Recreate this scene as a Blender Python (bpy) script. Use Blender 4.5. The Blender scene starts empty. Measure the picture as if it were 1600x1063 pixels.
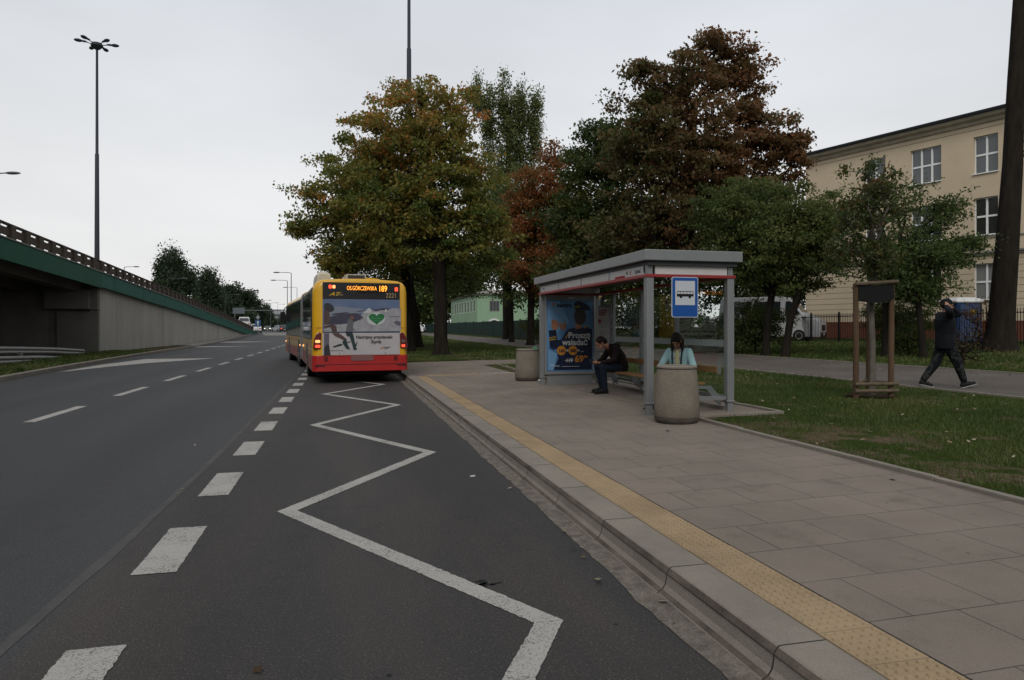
import bpy, bmesh, math, random
import numpy as np
from mathutils import Vector, Matrix, noise as mnoise
R = math.radians
rng = np.random.default_rng(11)
random.seed(5)
scn = bpy.context.scene
COL = scn.collection
# ------------------------------------------------------------------ camera, world, sun
cam_d = bpy.data.cameras.new('camera'); cam = bpy.data.objects.new('camera', cam_d); COL.objects.link(cam)
cam.location = (0, 0, 1.5); cam.rotation_euler = (R(90), 0, R(-13.77))
cam_d.sensor_width = 36; cam_d.lens = 24.5; cam_d.shift_y = -0.0116
cam_d.clip_start = 0.05; cam_d.clip_end = 5000
scn.camera = cam
w = bpy.data.worlds.new("World"); scn.world = w; w.use_nodes = True
wt = w.node_tree; wt.nodes.clear()
def wn(t, **k):
    n = wt.nodes.new(t)
    for a, b in k.items(): setattr(n, a, b)
    return n
out = wn('ShaderNodeOutputWorld'); bg = wn('ShaderNodeBackground'); sky = wn('ShaderNodeTexSky')
sky.sky_type = 'NISHITA'; sky.sun_disc = False; sky.sun_elevation = R(42); sky.sun_rotation = R(-160)
sky.air_density = 2.0; sky.dust_density = 6.0
tc = wn('ShaderNodeTexCoord'); sep = wn('ShaderNodeSeparateXYZ')
wt.links.new(tc.outputs['Generated'], sep.inputs[0])
ramp = wn('ShaderNodeValToRGB'); e = ramp.color_ramp.elements
e[0].position = 0.0; e[0].color = (.645, .64, .635, 1); e[1].position = 1.0; e[1].color = (.50, .53, .58, 1)
for p, c in ((.12, (.63, .635, .64, 1)), (.30, (.565, .58, .605, 1)), (.5, (.525, .55, .59, 1))):
    q = e.new(p); q.color = c
wt.links.new(sep.outputs['Z'], ramp.inputs[0])
mp = wn('ShaderNodeMapping'); mp.inputs['Scale'].default_value = (1.2, 1.2, 3.5)
nz = wn('ShaderNodeTexNoise'); nz.inputs['Scale'].default_value = 1.25; nz.inputs['Detail'].default_value = 5
wt.links.new(tc.outputs['Generated'], mp.inputs[0]); wt.links.new(mp.outputs[0], nz.inputs['Vector'])
mr = wn('ShaderNodeMapRange'); mr.inputs[1].default_value = .3; mr.inputs[2].default_value = .7
mr.inputs[3].default_value = .85; mr.inputs[4].default_value = 1.06
wt.links.new(nz.outputs['Fac'], mr.inputs[0])
mul = wn('ShaderNodeVectorMath', operation='SCALE'); wt.links.new(ramp.outputs[0], mul.inputs[0]); wt.links.new(mr.outputs[0], mul.inputs['Scale'])
scl = wn('ShaderNodeVectorMath', operation='SCALE'); scl.inputs['Scale'].default_value = 0.08
wt.links.new(sky.outputs[0], scl.inputs[0])
mx = wn('ShaderNodeMix', data_type='RGBA'); mx.inputs[0].default_value = .975
wt.links.new(scl.outputs[0], mx.inputs[6]); wt.links.new(mul.outputs[0], mx.inputs[7])
wt.links.new(mx.outputs[2], bg.inputs[0]); bg.inputs[1].default_value = 1.24
wt.links.new(bg.outputs[0], out.inputs[0])
sun_d = bpy.data.lights.new('sun', 'SUN'); sun = bpy.data.objects.new('sun', sun_d); COL.objects.link(sun)
sun_d.energy = 1.5; sun_d.angle = R(28); sun_d.color = (1, .97, .93)
_d = Vector((math.sin(R(-160)) * math.cos(R(42)), math.cos(R(-160)) * math.cos(R(42)), math.sin(R(42))))
sun.rotation_euler = _d.to_track_quat('Z', 'Y').to_euler()
scn.view_settings.view_transform = 'Standard'; scn.view_settings.look = 'None'
scn.view_settings.exposure = 0.10; scn.view_settings.gamma = 1.0
scn.cycles.max_bounces = 6; scn.cycles.transparent_max_bounces = 12
scn.cycles.use_denoising = True

# ------------------------------------------------------------------ materials
MATS = {}
def mat(name, col, rough=.7, metal=0, spec=.5, var=0.0, vscale=3.0, bump=0.0, bscale=60.0, emit=0, ecol=None, coord='Object', col2=None, detail=5, stretch=(1,1,1), alpha=1.0, fine=0.0, fscale=150):
    if name in MATS: return MATS[name]
    m = bpy.data.materials.new(name); m.use_nodes = True; t = m.node_tree; b = t.nodes['Principled BSDF']
    b.inputs['Base Color'].default_value = (*col, 1); b.inputs['Roughness'].default_value = rough
    b.inputs['Metallic'].default_value = metal; b.inputs['Specular IOR Level'].default_value = spec if (rough < .5 or metal or spec != .5) else .10
    tcn = t.nodes.new('ShaderNodeTexCoord'); mpn = t.nodes.new('ShaderNodeMapping'); mpn.inputs['Scale'].default_value = stretch
    t.links.new(tcn.outputs[coord], mpn.inputs[0])
    src = None
    if var or col2:
        n = t.nodes.new('ShaderNodeTexNoise'); n.inputs['Scale'].default_value = vscale; n.inputs['Detail'].default_value = detail; n.inputs['Roughness'].default_value = .65
        t.links.new(mpn.outputs[0], n.inputs['Vector'])
        r = t.nodes.new('ShaderNodeValToRGB'); ee = r.color_ramp.elements; ee[0].position = .3; ee[1].position = .7
        c2 = col2 or tuple(min(1, c * (1 + var)) for c in col); c1 = tuple(c * (1 - var) for c in col)
        ee[0].color = (*c1, 1); ee[1].color = (*c2, 1)
        t.links.new(n.outputs['Fac'], r.inputs[0]); src = r.outputs[0]
    if fine:
        n2 = t.nodes.new('ShaderNodeTexNoise'); n2.inputs['Scale'].default_value = fscale; n2.inputs['Detail'].default_value = 3; n2.inputs['Roughness'].default_value = .8
        t.links.new(mpn.outputs[0], n2.inputs['Vector'])
        m2 = t.nodes.new('ShaderNodeMapRange'); m2.inputs[1].default_value = .25; m2.inputs[2].default_value = .75; m2.inputs[3].default_value = 1 - fine; m2.inputs[4].default_value = 1 + fine
        t.links.new(n2.outputs['Fac'], m2.inputs[0])
        vm = t.nodes.new('ShaderNodeVectorMath'); vm.operation = 'SCALE'
        if src: t.links.new(src, vm.inputs[0])
        else: vm.inputs[0].default_value = col
        t.links.new(m2.outputs[0], vm.inputs['Scale']); src = vm.outputs[0]
    if src: t.links.new(src, b.inputs['Base Color'])
    if bump:
        n = t.nodes.new('ShaderNodeTexNoise'); n.inputs['Scale'].default_value = bscale; n.inputs['Detail'].default_value = 4
        t.links.new(mpn.outputs[0], n.inputs['Vector'])
        bp = t.nodes.new('ShaderNodeBump'); bp.inputs['Strength'].default_value = bump; bp.inputs['Distance'].default_value = .01
        t.links.new(n.outputs['Fac'], bp.inputs['Height']); t.links.new(bp.outputs[0], b.inputs['Normal'])
    if emit:
        b.inputs['Emission Color'].default_value = (*(ecol or col), 1); b.inputs['Emission Strength'].default_value = emit
    if alpha < 1: b.inputs['Alpha'].default_value = alpha
    MATS[name] = m; return m

def glass_mat(name, tint=(.8,.84,.84), refl=.9, ior=1.45, dens=.0):
    m = bpy.data.materials.new(name); m.use_nodes = True; t = m.node_tree; t.nodes.clear()
    o = t.nodes.new('ShaderNodeOutputMaterial'); tr = t.nodes.new('ShaderNodeBsdfTransparent'); tr.inputs[0].default_value = (*tint, 1)
    gl = t.nodes.new('ShaderNodeBsdfGlossy'); gl.inputs['Roughness'].default_value = .02; gl.inputs[0].default_value = (refl, refl, refl, 1)
    fr = t.nodes.new('ShaderNodeFresnel'); fr.inputs[0].default_value = ior
    ge = t.nodes.new('ShaderNodeNewGeometry'); iv = t.nodes.new('ShaderNodeMath'); iv.operation = 'SUBTRACT'; iv.inputs[0].default_value = 1.0; t.links.new(ge.outputs['Backfacing'], iv.inputs[1])
    fm = t.nodes.new('ShaderNodeMath'); fm.operation = 'MULTIPLY'; t.links.new(fr.outputs[0], fm.inputs[0]); t.links.new(iv.outputs[0], fm.inputs[1])
    mxx = t.nodes.new('ShaderNodeMixShader'); t.links.new(fm.outputs[0], mxx.inputs[0]); t.links.new(tr.outputs[0], mxx.inputs[1]); t.links.new(gl.outputs[0], mxx.inputs[2])
    t.links.new(mxx.outputs[0], o.inputs[0]); return m

def leaf_mat(name, c0, c1, c2, pos=(.0,.5,1.0), trans=.48):
    """colour per leaf from the 'tint' attribute"""
    m = bpy.data.materials.new(name); m.use_nodes = True; t = m.node_tree; t.nodes.clear()
    o = t.nodes.new('ShaderNodeOutputMaterial'); at = t.nodes.new('ShaderNodeAttribute'); at.attribute_name = 'tint'
    r = t.nodes.new('ShaderNodeValToRGB'); ee = r.color_ramp.elements
    ee[0].position = pos[0]; ee[0].color = (*c0, 1); ee[1].position = pos[2]; ee[1].color = (*c2, 1); q = ee.new(pos[1]); q.color = (*c1, 1)
    t.links.new(at.outputs['Fac'], r.inputs[0])
    d = t.nodes.new('ShaderNodeBsdfPrincipled'); d.inputs['Roughness'].default_value = .55; d.inputs['Specular IOR Level'].default_value = .25
    tr = t.nodes.new('ShaderNodeBsdfTranslucent'); t.links.new(r.outputs[0], d.inputs['Base Color']); t.links.new(r.outputs[0], tr.inputs[0])
    mxx = t.nodes.new('ShaderNodeMixShader'); mxx.inputs[0].default_value = trans
    t.links.new(d.outputs[0], mxx.inputs[1]); t.links.new(tr.outputs[0], mxx.inputs[2]); t.links.new(mxx.outputs[0], o.inputs[0]); return m

# ------------------------------------------------------------------ mesh helpers
def tag(o, label=None, cat=None, group=None, kind=None):
    if label: o['label'] = label
    if cat: o['category'] = cat
    if group: o['group'] = group
    if kind: o['kind'] = kind
    return o
def empty(name, loc=(0,0,0), rz=0, label=None, cat=None, group=None):
    o = bpy.data.objects.new(name, None); o.location = loc; o.rotation_euler = (0,0,rz); o.empty_display_size = .2
    COL.objects.link(o); return tag(o, label, cat, group)
def copy_tree(o, parent=None):
    c = o.copy(); COL.objects.link(c); c.parent = parent
    for ch in list(o.children): copy_tree(ch, c)
    return c
class MB:
    def __init__(s): s.v = []; s.f = []; s.m = []
    def add(s, vs, fs, mi=0):
        n = len(s.v); s.v += [tuple(p) for p in vs]; s.f += [tuple(i + n for i in f) for f in fs]; s.m += [mi] * len(fs); return s
    def box(s, x0, x1, y0, y1, z0, z1, mi=0, M=None):
        vs = [Vector((x, y, z)) for z in (z0, z1) for y in (y0, y1) for x in (x0, x1)]
        if M is not None: vs = [M @ p for p in vs]
        return s.add(vs, [(0,2,3,1),(4,5,7,6),(0,1,5,4),(2,6,7,3),(0,4,6,2),(1,3,7,5)], mi)
    def bar(s, a, b, wx, wz, mi=0, up=(0,0,1)):
        a = Vector(a); b = Vector(b); d = (b - a); L = d.length; d.normalize(); u = Vector(up)
        if abs(d.dot(u)) > .98: u = Vector((0,1,0))
        r = d.cross(u).normalized(); u = r.cross(d)
        vs = [p + r * sx * wx / 2 + u * sz * wz / 2 for p in (a, b) for sx, sz in ((-1,-1),(1,-1),(1,1),(-1,1))]
        return s.add(vs, [(0,3,2,1),(4,5,6,7),(0,1,5,4),(1,2,6,5),(2,3,7,6),(3,0,4,7)], mi)
    def tube(s, pts, rad, n=8, mi=0, cap=True, sx=1.0):
        pts = [Vector(p) for p in pts]; rad = rad if hasattr(rad, '__len__') else [rad] * len(pts); vs = []; fs = []
        pr = None
        for i, p in enumerate(pts):
            d = (pts[min(i+1, len(pts)-1)] - pts[max(i-1, 0)]).normalized()
            if pr is None:
                pr = Vector((1,0,0)) if abs(d.x) < .9 else Vector((0,1,0))
            r = (pr - d * pr.dot(d)).normalized(); pr = r; u = d.cross(r)
            for k in range(n):
                a = 2 * math.pi * k / n; vs.append(p + (r * math.cos(a) * sx + u * math.sin(a)) * rad[i])
        for i in range(len(pts) - 1):
            for k in range(n):
                a = i*n+k; b = i*n+(k+1) % n; fs.append((a, b, b+n, a+n))
        if cap: fs.append(tuple(range(n-1, -1, -1))); fs.append(tuple(range((len(pts)-1)*n, len(pts)*n)))
        return s.add(vs, fs, mi)
    def lathe(s, prof, c=(0,0,0), n=32, mi=0):
        vs = []; fs = []
        for r, z in prof:
            for k in range(n):
                a = 2*math.pi*k/n; vs.append((c[0]+r*math.cos(a), c[1]+r*math.sin(a), c[2]+z))
        for i in range(len(prof)-1):
            for k in range(n):
                a = i*n+k; b = i*n+(k+1) % n; fs.append((a, b, b+n, a+n))
        fs.append(tuple(range(n-1, -1, -1))); fs.append(tuple(range((len(prof)-1)*n, len(prof)*n)))
        return s.add(vs, fs, mi)
    def loft(s, rings, mi=0, cap=True, closed=True):
        n = len(rings[0]); vs = [p for r in rings for p in r]; fs = []
        for i in range(len(rings)-1):
            for k in range(n if closed else n-1):
                a = i*n+k; b = i*n+(k+1) % n; fs.append((a, b, b+n, a+n))
        if cap: fs.append(tuple(range(n-1,-1,-1))); fs.append(tuple(range((len(rings)-1)*n, len(rings)*n)))
        return s.add(vs, fs, mi)
    def prism(s, poly, y0, y1, mi=0, axis='y', M=None):
        """poly in (x,z) extruded along y (axis y), (y,z) along x (axis x), (x,y) along z (axis z)"""
        def P(a, b, t):
            v = Vector({'y': (a, t, b), 'x': (t, a, b), 'z': (a, b, t)}[axis]); return M @ v if M is not None else v
        n = len(poly); vs = [P(a, b, t) for t in (y0, y1) for a, b in poly]
        fs = [tuple(range(n)), tuple(range(2*n-1, n-1, -1))] + [(k, k+n, (k+1) % n+n, (k+1) % n) for k in range(n)]
        return s.add(vs, fs, mi)
    def sphere(s, c, r, n=12, mi=0, sc=(1,1,1), M=None):
        vs = []; fs = []; m = n // 2
        for i in range(m+1):
            th = math.pi*i/m
            for k in range(n):
                a = 2*math.pi*k/n; p = Vector((r*sc[0]*math.sin(th)*math.cos(a), r*sc[1]*math.sin(th)*math.sin(a), r*sc[2]*math.cos(th)))
                if M is not None: p = M @ p
                vs.append(Vector(c) + p)
        for i in range(m):
            for k in range(n):
                a = i*n+k; b = i*n+(k+1) % n; fs.append((a, a+n, b+n, b))
        return s.add(vs, fs, mi)
    def build(s, name, mats, parent=None, smooth=False, bevel=0, loc=None, rz=0, fix=True, seg=2):
        me = bpy.data.meshes.new(name); me.from_pydata(s.v, [], s.f)
        mats = mats if isinstance(mats, (list, tuple)) else [mats]
        for m in mats: me.materials.append(m)
        if len(mats) > 1: me.polygons.foreach_set('material_index', s.m)
        if fix:
            bm = bmesh.new(); bm.from_mesh(me)
            bmesh.ops.remove_doubles(bm, verts=bm.verts, dist=1e-5)
            bmesh.ops.recalc_face_normals(bm, faces=bm.faces); bm.to_mesh(me); bm.free()
        if smooth:
            me.polygons.foreach_set('use_smooth', [True]*len(me.polygons))
            if smooth != 'all':
                try: me.set_sharp_from_angle(angle=R(40))
                except Exception: pass
        me.update()
        o = bpy.data.objects.new(name, me); COL.objects.link(o); o.parent = parent
        if loc is not None: o.location = loc
        o.rotation_euler = (0,0,rz)
        if bevel:
            b = o.modifiers.new('bevel', 'BEVEL'); b.width = bevel; b.segments = seg; b.limit_method = 'ANGLE'; b.angle_limit = R(50)
            b.harden_normals = False
        return o
def text(name, s, size, m, parent, M, extrude=.0015, align='LEFT', sx=1.0, bold=0.0, shear=0.0):
    c = bpy.data.curves.new(name, 'FONT'); c.body = s; c.size = size; c.extrude = extrude; c.align_x = align; c.align_y = 'BOTTOM_BASELINE'
    c.offset = bold; c.shear = shear; c.resolution_u = 3
    o = bpy.data.objects.new(name, c); COL.objects.link(o)
    bpy.context.view_layer.update()
    me = bpy.data.meshes.new_from_object(o); bpy.data.objects.remove(o)
    me.materials.clear(); me.materials.append(m)
    me.transform(M @ Matrix.Diagonal((sx, 1, 1, 1)))
    o = bpy.data.objects.new(name, me); COL.objects.link(o); o.parent = parent; return o
RX90 = Matrix.Rotation(R(90), 4, 'X')
def npmesh(name, V, F, mats, parent=None, tint=None, smooth=False):
    """V (n,3), F (m,4) quads, fast"""
    me = bpy.data.meshes.new(name); V = np.asarray(V, np.float32); F = np.asarray(F, np.int32); k = F.shape[1]
    me.vertices.add(len(V)); me.vertices.foreach_set('co', V.ravel())
    me.loops.add(F.size); me.loops.foreach_set('vertex_index', F.ravel())
    me.polygons.add(len(F)); me.polygons.foreach_set('loop_start', np.arange(0, F.size, k, dtype=np.int32)); me.polygons.foreach_set('loop_total', np.full(len(F), k, np.int32))
    if tint is not None:
        a = me.attributes.new('tint', 'FLOAT', 'POINT'); a.data.foreach_set('value', np.asarray(tint, np.float32))
    if smooth: me.polygons.foreach_set('use_smooth', [True]*len(F))
    for m in (mats if isinstance(mats, (list, tuple)) else [mats]): me.materials.append(m)
    me.update(); me.validate()
    o = bpy.data.objects.new(name, me); COL.objects.link(o); o.parent = parent; return o
# ------------------------------------------------------------------ ground heights (x = metres right of the camera, y = metres ahead along the kerb)
def ss(t): t = np.clip(t, 0, 1); return t*t*(3-2*t)
def zr(y): return .7 * ss((np.asarray(y, float) - 60) / 70)
def side(x): return np.interp(x, [-50, 4.85, 11.3, 17, 22, 31, 60], [.20, .20, .30, .5, .72, .85, 1.0])
def gz(x, y):
    x = np.asarray(x, float); return side(x) + zr(y) * (1 - ss((x - 5) / 15))
def lk(y): return float(np.interp(y, [-20, 0, 10, 22, 29, 41, 57, 73, 90, 106, 110, 112], [-7.6, -8.0, -8.4, -9.2, -9.8, -10.5, -11.1, -11.7, -12.2, -12.6, -12.9, -13.4]))
def sheet(name, xs_of_y, ys, zf, m, label=None, kind='structure', thick=0, cat=None):
    V = []; n = None
    for y in ys:
        xs = xs_of_y(y); n = len(xs)
        for x in xs: V.append((x, y, float(zf(x, y))))
    F = [(j*n+i, j*n+i+1, (j+1)*n+i+1, (j+1)*n+i) for j in range(len(ys)-1) for i in range(n-1)]
    o = npmesh(name, V, F, m); tag(o, label, cat, None, kind); return o
# ------------------------------------------------------------------ surfaces of the place
M = {}
M['asphalt'] = mat('asphalt', (.039,.0360,.0345), rough=.80, spec=.35, var=.24, vscale=.6, fine=.42, fscale=85, bump=.75, bscale=140, stretch=(1,.16,1))
def asphalt_mat():
    m = bpy.data.materials.new('asphalt_layers'); m.use_nodes = True; t = m.node_tree; b = t.nodes['Principled BSDF']; L = t.links
    tcn = t.nodes.new('ShaderNodeTexCoord')
    def mapped(s):
        q = t.nodes.new('ShaderNodeMapping'); q.inputs['Scale'].default_value = s; L.new(tcn.outputs['Object'], q.inputs[0]); return q.outputs[0]
    def noise(sc, det=4, v=None, ro=.6):
        n = t.nodes.new('ShaderNodeTexNoise'); n.inputs['Scale'].default_value = sc; n.inputs['Detail'].default_value = det; n.inputs['Roughness'].default_value = ro; L.new(v or tcn.outputs['Object'], n.inputs['Vector']); return n.outputs['Fac']
    def rng_(src, a, b_, c, d):
        r = t.nodes.new('ShaderNodeMapRange'); r.inputs[1].default_value = a; r.inputs[2].default_value = b_; r.inputs[3].default_value = c; r.inputs[4].default_value = d; L.new(src, r.inputs[0]); return r.outputs[0]
    def mixc(f, a, c):
        q = t.nodes.new('ShaderNodeMix'); q.data_type = 'RGBA'; L.new(f, q.inputs[0])
        for i, x in ((6, a), (7, c)):
            if isinstance(x, tuple): q.inputs[i].default_value = (*x, 1)
            else: L.new(x, q.inputs[i])
        return q.outputs[2]
    def mulc(c, f):
        q = t.nodes.new('ShaderNodeVectorMath'); q.operation = 'SCALE'; L.new(c, q.inputs[0]); L.new(f, q.inputs['Scale']); return q.outputs[0]
    sp = t.nodes.new('ShaderNodeSeparateXYZ'); L.new(tcn.outputs['Object'], sp.inputs[0])
    side_ = rng_(sp.outputs['X'], -1.46, -1.40, 0, 1)
    lane = mixc(rng_(noise(.8, 5, mapped((1, .10, 1))), .35, .65, 0, 1), (.0262,.0262,.0268), (.0335,.0330,.0325))
    bay = mixc(rng_(noise(.9, 5, mapped((1, .22, 1))), .38, .62, 0, 1), (.0255,.0243,.0235), (.0395,.0336,.0296))
    c = mixc(side_, lane, bay)
    c = mixc(rng_(noise(2.6, 6), .58, .75, 0, .55), c, (.018,.0172,.0168))
    sn = t.nodes.new('ShaderNodeMath'); sn.operation = 'SINE'; ml = t.nodes.new('ShaderNodeMath'); ml.operation = 'MULTIPLY_ADD'; L.new(sp.outputs['X'], ml.inputs[0]); ml.inputs[1].default_value = 3.6; ml.inputs[2].default_value = 1.1; L.new(ml.outputs[0], sn.inputs[0])
    wear_sheen = t.nodes.new('ShaderNodeMath'); wear_sheen.operation = 'MULTIPLY'; L.new(sn.outputs[0], wear_sheen.inputs[0]); L.new(rng_(noise(.5, 3, mapped((1, .15, 1))), .35, .65, .03, .16), wear_sheen.inputs[1])  # wheel-track wear stripes, with the road's uneven sheen put into the colour
    ad_ = t.nodes.new('ShaderNodeMath'); ad_.operation = 'ADD'; ad_.inputs[1].default_value = 1.0; L.new(wear_sheen.outputs[0], ad_.inputs[0]); c = mulc(c, ad_.outputs[0])
    c = mulc(c, rng_(noise(85, 3, None, .8), .30, .70, .32, 1.72))
    vo = t.nodes.new('ShaderNodeTexVoronoi'); vo.inputs['Scale'].default_value = 58; L.new(tcn.outputs['Object'], vo.inputs['Vector'])
    c = mixc(rng_(vo.outputs['Distance'], .19, .08, 0, .8), c, (.17,.16,.145))
    L.new(c, b.inputs['Base Color']); b.inputs['Roughness'].default_value = .78; b.inputs['Specular IOR Level'].default_value = .28
    bp = t.nodes.new('ShaderNodeBump'); bp.inputs['Strength'].default_value = .8; bp.inputs['Distance'].default_value = .006; L.new(noise(120, 3), bp.inputs['Height']); L.new(bp.outputs[0], b.inputs['Normal']); return m
M['asphalt'] = asphalt_mat()
def paint_mat():
    m = mat('worn_road_paint', (.25,.24,.22), rough=.75); t = m.node_tree; b = t.nodes['Principled BSDF']; L = t.links; tcn = t.nodes.new('ShaderNodeTexCoord')
    def noise(sc, det, ro): n = t.nodes.new('ShaderNodeTexNoise'); n.inputs['Scale'].default_value = sc; n.inputs['Detail'].default_value = det; n.inputs['Roughness'].default_value = ro; L.new(tcn.outputs['Object'], n.inputs['Vector']); return n.outputs['Fac']
    a = t.nodes.new('ShaderNodeMath'); a.operation = 'MULTIPLY_ADD'; L.new(noise(2.2, 5, .6), a.inputs[0]); a.inputs[1].default_value = .45; L.new(noise(88, 3, .7), a.inputs[2])
    r = t.nodes.new('ShaderNodeValToRGB'); e_ = r.color_ramp.elements; e_[0].position = .56; e_[0].color = (.075,.070,.064,1); e_[1].position = .70; e_[1].color = (.31,.295,.27,1); L.new(a.outputs[0], r.inputs[0]); L.new(r.outputs[0], b.inputs['Base Color'])
    bp = t.nodes.new('ShaderNodeBump'); bp.inputs['Strength'].default_value = .7; bp.inputs['Distance'].default_value = .005; L.new(a.outputs[0], bp.inputs['Height']); L.new(bp.outputs[0], b.inputs['Normal']); return m
M['asphalt2'] = mat('asphalt_pale', (.16,.15,.14), rough=.85, var=.12, vscale=.5, fine=.1)
M['seam'] = mat('sealed_crack', (.062,.060,.057), rough=.8, var=.2, vscale=4, fine=.2, fscale=90)
M['paint'] = mat('road_paint', (.25,.245,.228), rough=.75, var=.12, vscale=6, fine=.38, fscale=120, bump=.6, bscale=170)
M['paint'] = paint_mat()
M['kerb'] = mat('kerb_concrete', (.182,.160,.133), rough=.85, var=.18, vscale=2.2, fine=.30, fscale=110, bump=.3, bscale=120)
M['gutter'] = mat('gutter_dirt', (.125,.108,.090), rough=.95, var=.4, vscale=9, fine=.45, fscale=70, bump=1.0, bscale=70)
M['yellow'] = mat('tactile_yellow', (.255,.188,.115), rough=.8, var=.16, vscale=2.5, fine=.16, fscale=120)
M['joint'] = mat('joint_dark', (.03,.028,.025), rough=.95)
M['conc'] = mat('concrete', (.20,.19,.172), rough=.88, var=.14, vscale=.7, fine=.12, fscale=40, bump=.25, bscale=30)
M['steel'] = mat('grey_painted_steel', (.180,.186,.186), rough=.42, metal=.3, var=.06, vscale=4)
M['galv'] = mat('galvanised_steel', (.17,.17,.155), rough=.6, metal=.35, var=.25, vscale=6)
M['black'] = mat('black_metal', (.012,.012,.013), rough=.5)
M['rubber'] = mat('rubber', (.014,.014,.014), rough=.85)
M['white'] = mat('white_paint', (.55,.55,.53), rough=.5)
M['bark'] = mat('dark_bark', (.016,.013,.010), rough=.95, var=.5, vscale=5, bump=1.0, bscale=14, stretch=(1,1,.25))

def slab_mat():
    m = bpy.data.materials.new('paving_slabs'); m.use_nodes = True; t = m.node_tree; b = t.nodes['Principled BSDF']; L = t.links
    tcn = t.nodes.new('ShaderNodeTexCoord'); mpn = t.nodes.new('ShaderNodeMapping'); mpn.inputs['Location'].default_value = (-.33+.5, .3, 0)
    L.new(tcn.outputs['Object'], mpn.inputs[0])
    br = t.nodes.new('ShaderNodeTexBrick'); L.new(mpn.outputs[0], br.inputs['Vector'])
    br.inputs['Scale'].default_value = 1; br.inputs['Brick Width'].default_value = .5; br.inputs['Row Height'].default_value = .5
    br.inputs['Mortar Size'].default_value = .0035; br.inputs['Mortar Smooth'].default_value = .3; br.offset = .5
    br.inputs['Color1'].default_value = (.170,.140,.113,1); br.inputs['Color2'].default_value = (.156,.129,.105,1); br.inputs['Mortar'].default_value = (.035,.03,.026,1)
    n1 = t.nodes.new('ShaderNodeTexNoise'); n1.inputs['Scale'].default_value = .9; n1.inputs['Detail'].default_value = 6; n1.inputs['Roughness'].default_value = .6; L.new(tcn.outputs['Object'], n1.inputs['Vector'])
    r1 = t.nodes.new('ShaderNodeMapRange'); r1.inputs[1].default_value = .3; r1.inputs[2].default_value = .7; r1.inputs[3].default_value = .80; r1.inputs[4].default_value = 1.12; L.new(n1.outputs['Fac'], r1.inputs[0])
    n2 = t.nodes.new('ShaderNodeTexNoise'); n2.inputs['Scale'].default_value = 140; n2.inputs['Detail'].default_value = 3; L.new(tcn.outputs['Object'], n2.inputs['Vector'])
    r2 = t.nodes.new('ShaderNodeMapRange'); r2.inputs[1].default_value = .3; r2.inputs[2].default_value = .7; r2.inputs[3].default_value = .86; r2.inputs[4].default_value = 1.14; L.new(n2.outputs['Fac'], r2.inputs[0])
    # joints filled with dust in places: worn patches where the joint colour fades
    n3 = t.nodes.new('ShaderNodeTexNoise'); n3.inputs['Scale'].default_value = 1.7; n3.inputs['Detail'].default_value = 2; L.new(tcn.outputs['Object'], n3.inputs['Vector'])
    r3 = t.nodes.new('ShaderNodeMapRange'); r3.inputs[1].default_value = .4; r3.inputs[2].default_value = .6; r3.inputs[3].default_value = 0.15; r3.inputs[4].default_value = .85; L.new(n3.outputs['Fac'], r3.inputs[0])
    mm = t.nodes.new('ShaderNodeMix'); mm.data_type = 'RGBA'; mm.inputs[7].default_value = (.105,.09,.077,1)
    mu = t.nodes.new('ShaderNodeMath'); mu.operation = 'MULTIPLY'; L.new(br.outputs['Fac'], mu.inputs[0]); L.new(r3.outputs[0], mu.inputs[1])
    L.new(mu.outputs[0], mm.inputs[0]); L.new(br.outputs['Color'], mm.inputs[6])
    v1 = t.nodes.new('ShaderNodeVectorMath'); v1.operation = 'SCALE'; v2 = t.nodes.new('ShaderNodeVectorMath'); v2.operation = 'SCALE'
    L.new(mm.outputs[2], v1.inputs[0]); L.new(r1.outputs[0], v1.inputs['Scale']); L.new(v1.outputs[0], v2.inputs[0]); L.new(r2.outputs[0], v2.inputs['Scale'])
    vo = t.nodes.new('ShaderNodeTexVoronoi'); vo.inputs['Scale'].default_value = 3.1; L.new(tcn.outputs['Object'], vo.inputs['Vector'])
    rv = t.nodes.new('ShaderNodeMapRange'); rv.inputs[1].default_value = .040; rv.inputs[2].default_value = .058; rv.inputs[3].default_value = .62; rv.inputs[4].default_value = 1; L.new(vo.outputs['Distance'], rv.inputs[0])
    n5 = t.nodes.new('ShaderNodeTexNoise'); n5.inputs['Scale'].default_value = 2.4; n5.inputs['Detail'].default_value = 7; n5.inputs['Roughness'].default_value = .7; L.new(tcn.outputs['Object'], n5.inputs['Vector'])
    r5 = t.nodes.new('ShaderNodeMapRange'); r5.inputs[1].default_value = .56; r5.inputs[2].default_value = .74; r5.inputs[3].default_value = 1; r5.inputs[4].default_value = .72; L.new(n5.outputs['Fac'], r5.inputs[0])
    m5 = t.nodes.new('ShaderNodeMath'); m5.operation = 'MULTIPLY'; L.new(rv.outputs[0], m5.inputs[0]); L.new(r5.outputs[0], m5.inputs[1]); v3 = t.nodes.new('ShaderNodeVectorMath'); v3.operation = 'SCALE'; L.new(v2.outputs[0], v3.inputs[0]); L.new(m5.outputs[0], v3.inputs['Scale'])
    L.new(v3.outputs[0], b.inputs['Base Color']); b.inputs['Roughness'].default_value = .85; b.inputs['Specular IOR Level'].default_value = .2
    bp = t.nodes.new('ShaderNodeBump'); bp.invert = True; bp.inputs['Strength'].default_value = .7; bp.inputs['Distance'].default_value = .006
    L.new(br.outputs['Fac'], bp.inputs['Height']); L.new(bp.outputs[0], b.inputs['Normal']); return m
M['slab'] = slab_mat()
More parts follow.
